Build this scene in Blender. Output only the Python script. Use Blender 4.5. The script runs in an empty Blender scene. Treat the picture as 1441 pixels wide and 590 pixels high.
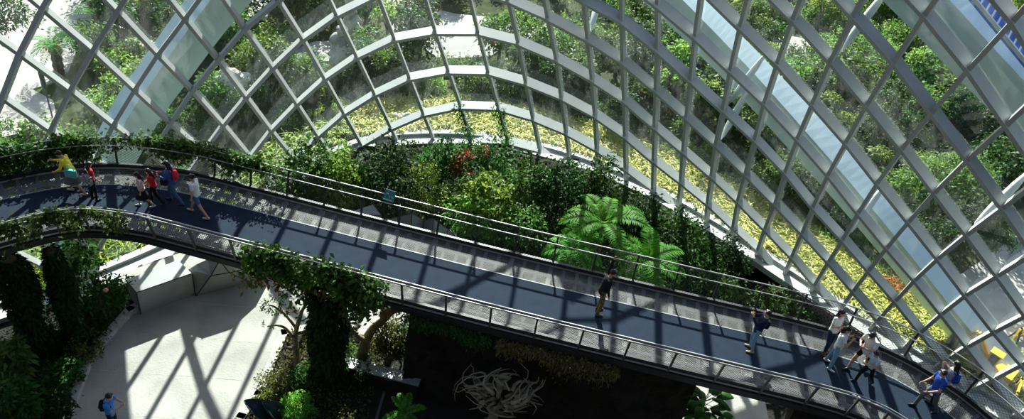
import bpy, bmesh, math, random
import numpy as np
from mathutils import Vector, Matrix
PI = math.pi
scene = bpy.context.scene
COL = scene.collection
R = math.radians
rng = np.random.default_rng(7)
random.seed(7)

# ------------------------------------------------------------------ camera
CAM_H = 20.0
FPX, CX, CY = 1080.0, 720.5, 295.0
RM = np.array([[0.985896396530878, 0.16735679044314192, 0.0],
               [0.10108225169875937, -0.5954740613700499, 0.7969899752361799],
               [0.13338168427088623, -0.7857495446565835, -0.6039925325474094]])
cam_d = bpy.data.cameras.new('camera'); cam = bpy.data.objects.new('camera', cam_d); COL.objects.link(cam)
m4 = Matrix.Identity(4)
for r in range(3):
    m4[r][0] = RM[r][0]; m4[r][1] = -RM[r][1]; m4[r][2] = -RM[r][2]
m4[2][3] = CAM_H
cam.matrix_world = m4
cam_d.sensor_width = 36.0; cam_d.lens = FPX / 1441 * 36.0; cam_d.clip_end = 400
scene.camera = cam

def at(px, py, z=0.0):
    """the point at height z that the photograph shows at this pixel"""
    d = RM @ np.array([px - CX, py - CY, FPX])
    t = (z - CAM_H) / d[2]
    return Vector((d[0] * t, d[1] * t, z))

# ------------------------------------------------------------------ materials
def nd(nt, t, **k):
    n = nt.nodes.new(t)
    for a, b in k.items():
        if a in n.inputs: n.inputs[a].default_value = b
        else: setattr(n, a, b)
    return n

def new_mat(name):
    m = bpy.data.materials.new(name); m.use_nodes = True
    m.node_tree.nodes.clear()
    return m, m.node_tree

def c4(c): return (c[0], c[1], c[2], 1.0)

def mat(name, col, rough=0.6, metal=0.0, col2=None, scale=3.0, bump=0.0, detail=4.0, spec=0.4, bscale=None):
    m, nt = new_mat(name); L = nt.links
    out = nd(nt, 'ShaderNodeOutputMaterial')
    b = nd(nt, 'ShaderNodeBsdfPrincipled'); b.inputs['Roughness'].default_value = rough
    b.inputs['Metallic'].default_value = metal; b.inputs['Specular IOR Level'].default_value = spec
    b.inputs['Base Color'].default_value = c4(col)
    tc = nd(nt, 'ShaderNodeTexCoord')
    if col2 is not None:
        n = nd(nt, 'ShaderNodeTexNoise', Scale=scale, Detail=detail)
        L.new(tc.outputs['Object'], n.inputs['Vector'])
        r = nd(nt, 'ShaderNodeValToRGB')
        r.color_ramp.elements[0].position = .35; r.color_ramp.elements[1].position = .65
        r.color_ramp.elements[0].color = c4(col); r.color_ramp.elements[1].color = c4(col2)
        L.new(n.outputs['Fac'], r.inputs[0]); L.new(r.outputs[0], b.inputs['Base Color'])
    if bump:
        n2 = nd(nt, 'ShaderNodeTexNoise', Scale=bscale or scale * 3, Detail=6)
        L.new(tc.outputs['Object'], n2.inputs['Vector'])
        bp = nd(nt, 'ShaderNodeBump', Strength=bump, Distance=.1)
        L.new(n2.outputs['Fac'], bp.inputs['Height']); L.new(bp.outputs[0], b.inputs['Normal'])
    L.new(b.outputs[0], out.inputs[0])
    return m

def leaf_mat(name, c1, c2, trans=.4, rough=.55, spec=.18, tcol=None):
    """leaf: every leaf has its own shade between c1 and c2, light shines through it"""
    m, nt = new_mat(name); L = nt.links
    out = nd(nt, 'ShaderNodeOutputMaterial')
    g = nd(nt, 'ShaderNodeNewGeometry'); oi = nd(nt, 'ShaderNodeObjectInfo')
    mx = nd(nt, 'ShaderNodeMix', data_type='RGBA')
    L.new(g.outputs['Random Per Island'], mx.inputs['Factor'])
    mx.inputs[6].default_value = c4(c1); mx.inputs[7].default_value = c4(c2)
    hs = nd(nt, 'ShaderNodeHueSaturation')
    mr = nd(nt, 'ShaderNodeMapRange'); mr.inputs['To Min'].default_value = .75; mr.inputs['To Max'].default_value = 1.25
    L.new(oi.outputs['Random'], mr.inputs['Value']); L.new(mr.outputs[0], hs.inputs['Value'])
    mr2 = nd(nt, 'ShaderNodeMapRange'); mr2.inputs['To Min'].default_value = .48; mr2.inputs['To Max'].default_value = .52
    L.new(oi.outputs['Random'], mr2.inputs['Value']); L.new(mr2.outputs[0], hs.inputs['Hue'])
    L.new(mx.outputs[2], hs.inputs['Color'])
    b = nd(nt, 'ShaderNodeBsdfPrincipled', Roughness=rough); b.inputs['Specular IOR Level'].default_value = spec
    L.new(hs.outputs[0], b.inputs['Base Color'])
    t = nd(nt, 'ShaderNodeBsdfTranslucent')
    tm = nd(nt, 'ShaderNodeMix', data_type='RGBA', blend_type='MULTIPLY'); tm.inputs['Factor'].default_value = 1
    L.new(hs.outputs[0], tm.inputs[6]); tm.inputs[7].default_value = c4(tcol or (1.45, 1.4, .75))
    L.new(tm.outputs[2], t.inputs['Color'])
    ms = nd(nt, 'ShaderNodeMixShader'); ms.inputs[0].default_value = trans
    L.new(b.outputs[0], ms.inputs[1]); L.new(t.outputs[0], ms.inputs[2]); L.new(ms.outputs[0], out.inputs[0])
    return m

def mesh_mat(name, col, period, fill, rough=.5, metal=.5):
    """woven or perforated metal sheet: crossing bands of metal with holes between (UV in metres)"""
    m, nt = new_mat(name); L = nt.links
    out = nd(nt, 'ShaderNodeOutputMaterial')
    uv = nd(nt, 'ShaderNodeUVMap')
    vals = []
    for ang in (45, -45):
        mp = nd(nt, 'ShaderNodeMapping'); mp.inputs['Rotation'].default_value = (0, 0, R(ang))
        L.new(uv.outputs[0], mp.inputs[0])
        sx = nd(nt, 'ShaderNodeSeparateXYZ'); L.new(mp.outputs[0], sx.inputs[0])
        a = nd(nt, 'ShaderNodeMath', operation='MULTIPLY'); a.inputs[1].default_value = 1 / period; L.new(sx.outputs[0], a.inputs[0])
        f = nd(nt, 'ShaderNodeMath', operation='FRACT'); L.new(a.outputs[0], f.inputs[0])
        lt = nd(nt, 'ShaderNodeMath', operation='LESS_THAN'); lt.inputs[1].default_value = fill; L.new(f.outputs[0], lt.inputs[0])
        vals.append(lt)
    mxm = nd(nt, 'ShaderNodeMath', operation='MAXIMUM'); L.new(vals[0].outputs[0], mxm.inputs[0]); L.new(vals[1].outputs[0], mxm.inputs[1])
    b = nd(nt, 'ShaderNodeBsdfPrincipled', Roughness=rough, Metallic=metal); b.inputs['Base Color'].default_value = c4(col)
    t = nd(nt, 'ShaderNodeBsdfTransparent')
    ms = nd(nt, 'ShaderNodeMixShader'); L.new(mxm.outputs[0], ms.inputs[0])
    L.new(t.outputs[0], ms.inputs[1]); L.new(b.outputs[0], ms.inputs[2]); L.new(ms.outputs[0], out.inputs[0])
    return m

def glass_mat():
    """thin tinted pane with a film of dust and run-off streaks"""
    m, nt = new_mat('dome_glass'); L = nt.links
    out = nd(nt, 'ShaderNodeOutputMaterial')
    t = nd(nt, 'ShaderNodeBsdfTransparent'); t.inputs[0].default_value = (.86, .95, .93, 1)
    gl = nd(nt, 'ShaderNodeBsdfGlossy', Roughness=.03); gl.inputs[0].default_value = (.9, .97, 1, 1)
    fr = nd(nt, 'ShaderNodeFresnel', IOR=1.5)
    ms = nd(nt, 'ShaderNodeMixShader'); L.new(fr.outputs[0], ms.inputs[0]); L.new(t.outputs[0], ms.inputs[1]); L.new(gl.outputs[0], ms.inputs[2])
    df = nd(nt, 'ShaderNodeBsdfTranslucent'); df.inputs[0].default_value = (.8, .9, .88, 1)
    df2 = nd(nt, 'ShaderNodeBsdfDiffuse'); df2.inputs[0].default_value = (.75, .88, .86, 1)
    dd = nd(nt, 'ShaderNodeMixShader'); dd.inputs[0].default_value = .35; L.new(df.outputs[0], dd.inputs[1]); L.new(df2.outputs[0], dd.inputs[2])
    tc = nd(nt, 'ShaderNodeTexCoord')
    mp = nd(nt, 'ShaderNodeMapping'); mp.inputs['Scale'].default_value = (3.2, 3.2, .10)
    L.new(tc.outputs['Object'], mp.inputs[0])
    n = nd(nt, 'ShaderNodeTexNoise', Scale=1.2, Detail=6, Roughness=.65); L.new(mp.outputs[0], n.inputs['Vector'])
    n2 = nd(nt, 'ShaderNodeTexNoise', Scale=.35, Detail=3); L.new(tc.outputs['Object'], n2.inputs['Vector'])
    mu = nd(nt, 'ShaderNodeMath', operation='MULTIPLY'); L.new(n.outputs[0], mu.inputs[0]); L.new(n2.outputs[0], mu.inputs[1])
    mr = nd(nt, 'ShaderNodeMapRange'); mr.inputs['From Min'].default_value = .22; mr.inputs['From Max'].default_value = .42
    mr.inputs['To Min'].default_value = .004; mr.inputs['To Max'].default_value = .045
    L.new(mu.outputs[0], mr.inputs['Value'])
    ms2 = nd(nt, 'ShaderNodeMixShader'); L.new(mr.outputs[0], ms2.inputs[0]); L.new(ms.outputs[0], ms2.inputs[1]); L.new(dd.outputs[0], ms2.inputs[2])
    L.new(ms2.outputs[0], out.inputs[0])
    return m

M = {}
M['steel'] = mat('painted_steel', (.47, .49, .475), .5, .0, (.43, .45, .435), 2, spec=.25)
M['steel_dark'] = mat('grey_steel', (.30, .32, .31), .4, .0, (.26, .28, .27), 2)
M['rib'] = mat('white_arch_paint', (.80, .94, .95), .5, 0, (.76, .90, .92), .6)
M['strut'] = mat('white_strut_paint', (.8, .84, .85), .35)
M['glass'] = glass_mat()
M['concrete'] = mat('plaza_concrete', (.44, .43, .39), .85, 0, (.33, .32, .295), .9, .15, 10, .2, 14)
M['ledge'] = mat('pale_ledge', (.50, .52, .50), .7, 0, (.42, .44, .43), 1.5, spec=.2)
M['ledge_dark'] = mat('grey_ledge', (.20, .21, .20), .7, 0, (.15, .16, .155), 2, spec=.2)
M['kerb'] = mat('stone_kerb', (.52, .50, .44), .8, 0, (.36, .35, .31), 4, .3)
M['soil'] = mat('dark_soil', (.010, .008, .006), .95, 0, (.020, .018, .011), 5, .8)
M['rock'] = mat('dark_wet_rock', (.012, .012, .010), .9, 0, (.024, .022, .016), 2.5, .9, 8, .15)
M['ground_out'] = mat('garden_ground', (.02, .035, .010), .95, 0, (.075, .09, .035), .7, .4, 8, .1)
M['path'] = mat('pale_paving', (.47, .445, .41), .85, 0, (.36, .34, .31), .8, .1, 8, .2)
M['path_grey'] = mat('grey_paving', (.36, .355, .34), .85, 0, (.30, .295, .28), .8, .1, 8, .2)
M['rubber'] = mat('navy_rubber', (.009, .018, .034), .85, 0, (.012, .023, .042), 3, .1, 8, .12, 40)
M['alu'] = mat('grey_beam', (.50, .51, .51), .6, .0)
M['alu_light'] = mat('light_beam', (.74, .75, .74), .5, .0)
M['trim_grey'] = mat('trim_grey', (.26, .27, .28), .6, .1)
M['kerb_dark'] = mat('black_edge', (.015, .015, .017), .5)
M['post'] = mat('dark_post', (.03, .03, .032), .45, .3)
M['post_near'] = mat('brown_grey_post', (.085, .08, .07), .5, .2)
M['rail'] = mat('bright_handrail', (.42, .42, .41), .42, .6)
M['grating'] = mesh_mat('perforated_deck', (.10, .10, .095), .05, .41, .7, .1)
M['infill'] = mesh_mat('rail_mesh', (.09, .09, .085), .06, .11)
M['screen'] = mesh_mat('brown_screen', (.26, .20, .16), .16, .55, .7, .0)
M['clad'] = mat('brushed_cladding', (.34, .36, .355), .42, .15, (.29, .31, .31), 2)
M['clad_dark'] = mat('dark_and_shade_cladding', (.24, .25, .24), .45, .3, (.20, .21, .2), 2)  # for dark parts, and for planter faces with shade put into the colour
M['bark'] = mat('bark', (.16, .12, .07), .9, 0, (.07, .05, .03), 6, .8)
M['bark_pale'] = mat('pale_bark', (.30, .24, .15), .85, 0, (.14, .11, .07), 5, .6)
M['root'] = mat('weathered_root', (.36, .31, .22), .85, 0, (.20, .17, .12), 4, .5)
M['stone'] = mat('pale_boulder', (.62, .58, .52), .9, 0, (.40, .37, .33), 1.6, .7)
M['bronze'] = mat('dark_bronze', (.025, .045, .055), .45, .3, (.015, .025, .03), 5, .2)
M['leaf_dark'] = leaf_mat('leaf_dark', (.013, .05, .008), (.04, .125, .018), .34, spec=.12)
M['leaf_black'] = leaf_mat('leaf_black', (.008, .030, .007), (.022, .068, .014), .28, spec=.1)
M['leaf_mid'] = leaf_mat('leaf_mid', (.035, .09, .016), (.09, .19, .035), .4)
M['leaf_bright'] = leaf_mat('leaf_bright', (.10, .25, .03), (.20, .40, .06), .45)
M['leaf_yellow'] = leaf_mat('leaf_yellow', (.09, .17, .025), (.23, .30, .06), .4)
M['leaf_pale'] = leaf_mat('leaf_pale', (.14, .22, .09), (.28, .36, .18), .35)
M['leaf_red'] = leaf_mat('leaf_red', (.25, .05, .02), (.42, .12, .03), .35, tcol=(1.5, .9, .6))
M['leaf_olive'] = leaf_mat('leaf_olive', (.07, .09, .02), (.16, .16, .04), .35)
M['fern'] = leaf_mat('fern_leaf', (.05, .26, .02), (.12, .40, .04), .5, spec=.1)
M['leaf_brown'] = leaf_mat('leaf_brown', (.22, .12, .03), (.34, .20, .05), .3, tcol=(1.4, 1.1, .6))
M['grass'] = leaf_mat('strap_grass', (.34, .42, .09), (.74, .72, .22), .42, tcol=(1.25, 1.25, .7))
M['grass_green'] = leaf_mat('strap_grass_green', (.14, .28, .04), (.40, .46, .09), .45)
M['out_dark'] = leaf_mat('garden_leaf_dark', (.022, .055, .015), (.055, .125, .032), .36)
M['out_mid'] = leaf_mat('garden_leaf_mid', (.055, .13, .028), (.14, .245, .06), .43)
M['out_bright'] = leaf_mat('garden_leaf_bright', (.11, .20, .045), (.25, .35, .10), .46)
M['out_palm'] = leaf_mat('garden_palm_leaf', (.05, .17, .04), (.13, .30, .08), .4)
M['flower'] = mat('pink_flower', (.75, .35, .32), .6)
M['skin'] = mat('skin', (.55, .33, .22), .55)
M['hair'] = mat('black_hair', (.008, .007, .007), .45)
def cloth(name, c, c2=None, sc=9): 
    M[name] = mat(name, c, .85, 0, c2, sc, .2, 4, .2, 30)
cloth('yellow_cloth', (.80, .62, .05)); cloth('grey_cloth', (.12, .12, .13)); cloth('red_cloth', (.62, .03, .05))
cloth('black_cloth', (.010, .010, .012)); cloth('denim', (.06, .14, .26)); cloth('denim_light', (.22, .38, .48)); cloth('denim_dark', (.02, .035, .07))
cloth('white_cloth', (.80, .80, .78)); cloth('blue_jacket', (.03, .11, .32)); cloth('navy_cloth', (.012, .02, .06))
cloth('camo', (.07, .06, .03), (.22, .17, .09), 14); cloth('royal_blue', (.02, .07, .36)); cloth('sky_shirt', (.05, .22, .62))
cloth('pink_white', (.8, .72, .70), (.62, .20, .22), 16); cloth('teal_cloth', (.12, .42, .40)); cloth('pattern_cloth', (.03, .03, .03), (.45, .42, .42), 22)
cloth('pale_blue', (.45, .60, .70)); cloth('grey_top', (.45, .45, .46))
M['boot'] = mat('brown_boot', (.20, .09, .03), .6); M['beige_shoe'] = mat('beige_shoe', (.62, .45, .28), .6)
M['black_shoe'] = mat('black_shoe', (.01, .01, .01), .5); M['white_shoe'] = mat('white_shoe', (.8, .78, .75), .6)
M['eye'] = mat('eye', (.01, .008, .006), .3); M['device'] = mat('black_device', (.008, .008, .01), .25)
M['teal_sign'] = mat('teal_sign', (.03, .17, .19), .4, 0, (.05, .26, .24), 14); M['sign_mark'] = mat('sign_mark', (.62, .72, .66), .5)
M['green_sign'] = mat('green_sign', (.16, .36, .24), .4); M['yellow_paint'] = mat('yellow_paint', (.85, .50, .03), .45)
M['blue_paint'] = mat('blue_paint', (.05, .20, .75), .45); M['lamp_dark'] = mat('dark_pole', (.03, .035, .04), .5)
M['moss'] = leaf_mat('moss_leaf', (.10, .09, .03), (.22, .19, .06), .3)

# ------------------------------------------------------------------ mesh helpers
def world_off(parent):
    while parent is not None:
        if parent.get('world'): return Vector(parent.location)
        parent = parent.parent
    return Vector((0, 0, 0))

def link_mesh(name, verts, faces, material, parent=None, loc=None, smooth=False, uvs=None):
    me = bpy.data.meshes.new(name)
    off = Vector(loc) if loc is not None else world_off(parent)
    v = np.asarray(verts, dtype=np.float64) - np.array(off)
    me.from_pydata(v.tolist(), [], [tuple(int(i) for i in f) for f in faces])
    if smooth: me.polygons.foreach_set('use_smooth', [True] * len(me.polygons))
    if uvs is not None:
        ul = me.uv_layers.new(name='UVMap')
        li = np.empty(len(me.loops), dtype=np.int32); me.loops.foreach_get('vertex_index', li)
        ul.data.foreach_set('uv', np.asarray(uvs, dtype=np.float32)[li].ravel())
    for mm in (material if isinstance(material, (list, tuple)) else [material]): me.materials.append(mm)
    me.update()
    o = bpy.data.objects.new(name, me); COL.objects.link(o)
    if parent is not None: o.parent = parent
    elif loc is not None: o.location = off
    return o

def tag(o, label=None, cat=None, group=None, kind=None):
    if label: o['label'] = label
    if cat: o['category'] = cat
    if group: o['group'] = group
    if kind: o['kind'] = kind
    return o

def thing(name, label, cat, loc, group=None, rotz=0.0, world=True, kind=None):
    """an Empty at the thing's base; with world=True its parts are given in world coordinates"""
    o = bpy.data.objects.new(name, None); COL.objects.link(o)
    o.location = loc; o.rotation_euler = (0, 0, rotz); o.empty_display_size = .2
    if world: o['world'] = 1
    return tag(o, label, cat, group, kind)

class MB:
    def __init__(s): s.v = []; s.f = []; s.n = 0
    def add(s, vs, fs):
        s.v.extend([tuple(map(float, p)) for p in vs]); s.f.extend([tuple(i + s.n for i in f) for f in fs]); s.n += len(vs)
    def hexa(s, p):
        s.add(p, [(0, 3, 2, 1), (4, 5, 6, 7), (0, 1, 5, 4), (1, 2, 6, 5), (2, 3, 7, 6), (3, 0, 4, 7)])
    def box(s, c, sz, rz=0.0):
        x, y, z = [a / 2 for a in sz]; ca, sa = math.cos(rz), math.sin(rz)
        P = []
        for dz in (-z, z):
            for dx, dy in ((-x, -y), (x, -y), (x, y), (-x, y)):
                P.append((c[0] + dx * ca - dy * sa, c[1] + dx * sa + dy * ca, c[2] + dz))
        s.hexa(P)
    def bar(s, p, q, w, h, up=(0, 0, 1), e=0.0):
        """a bar from p to q, w wide across and h deep along up"""
        p = Vector(p); q = Vector(q); d = (q - p).normalized(); p = p - d * e; q = q + d * e
        u = Vector(up); u = (u - d * u.dot(d)).normalized(); r = d.cross(u)
        P = [a + r * (sx * w / 2) + u * (sy * h / 2) for a in (p, q) for sx, sy in ((-1, -1), (1, -1), (1, 1), (-1, 1))]
        s.hexa(P)
    def tube(s, pts, rad, n=8, caps=True):
        pts = [Vector(p) for p in pts]
        rad = rad if isinstance(rad, (list, tuple)) else [rad] * len(pts)
        t0 = (pts[1] - pts[0]).normalized()
        a = Vector((0, 0, 1)) if abs(t0.z) < .9 else Vector((1, 0, 0))
        u = (a - t0 * a.dot(t0)).normalized(); vs = []
        for i, p in enumerate(pts):
            t = (pts[min(i + 1, len(pts) - 1)] - pts[max(i - 1, 0)]).normalized()
            u = (u - t * u.dot(t)).normalized(); w = t.cross(u)
            for k in range(n):
                an = 2 * PI * k / n
                vs.append(p + (u * math.cos(an) + w * math.sin(an)) * rad[i])
        fs = [(i * n + k, i * n + (k + 1) % n, (i + 1) * n + (k + 1) % n, (i + 1) * n + k) for i in range(len(pts) - 1) for k in range(n)]
        if caps: fs += [tuple(range(n - 1, -1, -1)), tuple((len(pts) - 1) * n + k for k in range(n))]
        s.add(vs, fs)
    def cap(s, p0, r0, p1, r1, n=10):
        """tapered limb with round ends"""
        p0 = Vector(p0); p1 = Vector(p1); d = p1 - p0; L = d.length
        d = d / L if L > 1e-6 else Vector((0, 0, 1))
        pts = []; rd = []
        for a in (-80, -50, -22): pts.append(p0 + d * (r0 * math.sin(R(a)))); rd.append(r0 * math.cos(R(a)))
        for a in (22, 50, 80): pts.append(p1 + d * (r1 * math.sin(R(a)))); rd.append(r1 * math.cos(R(a)))
        s.tube(pts, rd, n)
    def ell(s, c, r, rot=None, n=14, m=9):
        vs = []; fs = []
        rot = rot or Matrix.Identity(3)
        for i in range(m + 1):
            th = PI * (i + .02 if i == 0 else i - .02 if i == m else i) / m
            for k in range(n):
                ph = 2 * PI * k / n
                v = Vector((r[0] * math.sin(th) * math.cos(ph), r[1] * math.sin(th) * math.sin(ph), r[2] * math.cos(th)))
                vs.append(Vector(c) + rot @ v)
        for i in range(m):
            for k in range(n): fs.append((i * n + k, (i + 1) * n + k, (i + 1) * n + (k + 1) % n, i * n + (k + 1) % n))
        fs += [tuple(range(n)), tuple(m * n + k for k in range(n - 1, -1, -1))]
        s.add(vs, fs)
    def build(s, name, material, parent=None, loc=None, smooth=False):
        return link_mesh(name, s.v, s.f, material, parent, loc, smooth)

def flat_slab(name, poly, z0, z1, material, parent=None, loc=None):
    n = len(poly); vs = [(x, y, z0) for x, y in poly] + [(x, y, z1) for x, y in poly]
    a = sum(poly[i][0] * poly[(i + 1) % n][1] - poly[(i + 1) % n][0] * poly[i][1] for i in range(n))
    up = list(range(n, 2 * n)); dn = list(range(n - 1, -1, -1))
    fs = [tuple(up), tuple(dn)] + [(i, (i + 1) % n, n + (i + 1) % n, n + i) for i in range(n)]
    if a < 0: fs = [tuple(reversed(f)) for f in fs]
    return link_mesh(name, vs, fs, material, parent, loc)

def catmull(P, n=12):
    P = [np.array(p, float) for p in P]; out = []
    Q = [2 * P[0] - P[1]] + P + [2 * P[-1] - P[-2]]
    for i in range(1, len(Q) - 2):
        for k in range(n):
            t = k / n; a, b, c, d = Q[i - 1:i + 3]
            out.append(.5 * ((2 * b) + (c - a) * t + (2 * a - 5 * b + 4 * c - d) * t * t + (3 * b - a - 3 * c + d) * t ** 3))
    out.append(P[-1]); return out

# ------------------------------------------------------------------ leaves
def unit(a): return a / np.maximum(np.linalg.norm(a, axis=-1, keepdims=True), 1e-9)

def leaf_arrays(p, nrm, size, rg, aspect=.42, droop=.35, fold=.12, jit=.9):
    """one folded leaf at each point, pointing out and a little down"""
    n = len(p)
    d = unit(nrm + rg.normal(0, jit, (n, 3)) - np.array([0, 0, droop]))
    up = unit(np.array([0, 0, 1.0]) + rg.normal(0, .45, (n, 3)) + nrm * .3)
    s = unit(np.cross(d, up)); u = np.cross(s, d)
    L = size * rg.uniform(.65, 1.3, (n, 1)); W = L * aspect / 2
    b = p; tip = p + d * L - np.array([0, 0, 1]) * L * .12
    mid = p + d * L * .45 + u * L * fold
    V = np.stack([b, mid + s * W, tip, mid - s * W], 1).reshape(-1, 3)
    F = np.arange(n * 4).reshape(-1, 4)
    return V, F

def canopy(blobs, n, size, rg, clump=14, spread=.22, inner=.55, **k):
    """leaves in clumps over a set of ellipsoids (x, y, z, rx, ry, rz)"""
    B = np.array(blobs, float); w = (B[:, 3] * B[:, 4] * B[:, 5]) ** (2 / 3); w /= w.sum()
    nc = max(4, n // clump)
    bi = rg.choice(len(B), nc, p=w); dr = unit(rg.normal(0, 1, (nc, 3))); dr[:, 2] = np.where(dr[:, 2] < -.3, dr[:, 2] * .4, dr[:, 2]); dr = unit(dr)
    rad = rg.uniform(inner, 1.0, (nc, 1)) ** .5
    cc = B[bi, :3] + dr * B[bi, 3:6] * rad
    rep = np.repeat(np.arange(nc), clump); m = len(rep)
    sp = (B[bi, 3:6].mean(1) * spread)[rep][:, None]
    p = cc[rep] + rg.normal(0, 1, (m, 3)) * sp
    nrm = unit(dr[rep] + rg.normal(0, .35, (m, 3)))
    return leaf_arrays(p, nrm, size, rg, **k)

def fast_mesh(name, V, F):
    me = bpy.data.meshes.new(name)
    nv, nf, k = len(V), len(F), F.shape[1]
    me.vertices.add(nv); me.vertices.foreach_set('co', np.asarray(V, np.float32).ravel())
    me.loops.add(nf * k); me.loops.foreach_set('vertex_index', F.astype(np.int32).ravel())
    me.polygons.add(nf); me.polygons.foreach_set('loop_start', np.arange(0, nf * k, k, dtype=np.int32))
    me.update(calc_edges=True); me.validate()
    return me

def fast_obj(name, V, F, material, parent=None):
    V = np.asarray(V) - np.array(world_off(parent))
    me = fast_mesh(name, V, F); me.materials.append(material)
    o = bpy.data.objects.new(name, me); COL.objects.link(o); o.parent = parent
    return o

def fronds(n, length, rg, leaf=.2, lift=(35, 75), sag=1.0, pairs=16, width=.035, base=(0, 0, 0), leaf_ang=62, twist=.5):
    """feather fronds springing from one point: V, F of leaflets and a stalk MB"""
    V = []; st = MB()
    for i in range(n):
        az = 2 * PI * (i + rg.uniform(-.35, .35)) / n; el = R(rg.uniform(*lift)); L = length * rg.uniform(.8, 1.1)
        h = np.array([math.cos(az), math.sin(az), 0]); pts = []; p = np.array(base, float); a = el
        for k in range(pairs + 1):
            pts.append(p.copy()); p = p + (h * math.cos(a) + np.array([0, 0, math.sin(a)])) * L / pairs
            a -= sag * R(95) / pairs * (0.5 + k / pairs)
        st.tube(pts[::2], [max(.004, .016 * (1 - j / (len(pts[::2])))) for j in range(len(pts[::2]))], 4)
        side = np.array([-h[1], h[0], 0])
        for k in range(1, pairs + 1):
            t = k / pairs; tg = unit(pts[k] - pts[k - 1])
            ll = leaf * math.sin(PI * min(1, .12 + t * .9)) ** .7 + .02
            nr = np.cross(side, tg)
            for sg in (-1, 1):
                d = unit(tg * math.cos(R(leaf_ang)) + side * sg * math.sin(R(leaf_ang)) - nr * twist * .3 + rg.normal(0, .06, 3))
                b = pts[k]; w = tg * width * .5
                V += [b - w * .4, b + d * ll * .5 - w + nr * .01, b + d * ll - np.array([0, 0, ll * .18]), b + d * ll * .5 + w + nr * .01]
    V = np.array(V); return V, np.arange(len(V)).reshape(-1, 4), st

# ------------------------------------------------------------------ glass dome
PC = [-0.73249, 6.0611, -14.84231, 0.52154, 42.12217, -46.75731, 11.21696, 21.7529]
OX, OY = 1.0, 9.0
def base_r(a):
    a0 = min(max(a, .14), 3.11)
    r = 0.0
    for c in PC: r = r * a0 + c
    return r
def base_pt(a, off=0.0, z=0.0):
    """a point of the foot of the glass, off metres outside it"""
    r = base_r(a); e = 1e-3
    p = np.array([OX + r * math.cos(a), OY + r * math.sin(a)])
    q = np.array([OX + base_r(a + e) * math.cos(a + e), OY + base_r(a + e) * math.sin(a + e)])
    t = (q - p) / np.linalg.norm(q - p); n = np.array([t[1], -t[0]])
    p = p + n * off
    return Vector((p[0], p[1], z))
def sstep(a, b, x):
    t = min(1, max(0, (x - a) / (b - a))); return t * t * (3 - 2 * t)
def foot_z(a):
    """the foot of the glass steps down towards the left end"""
    return -1.7 * sstep(1.9, 2.3, a)
def ground_z(x, y):
    a = math.atan2(y - OY, x - OX); o = math.hypot(x - OX, y - OY) - base_r(a)
    return foot_z(a) * (1 - sstep(3.0, 9.0, o)) if a > 0 else 0.0
def outside(x, y):
    """distance outside (+) or inside (-) the foot of the glass along the ray from its middle"""
    a = math.atan2(y - OY, x - OX)
    return math.hypot(x - OX, y - OY) - base_r(a) if a > 0 else -5.0
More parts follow.
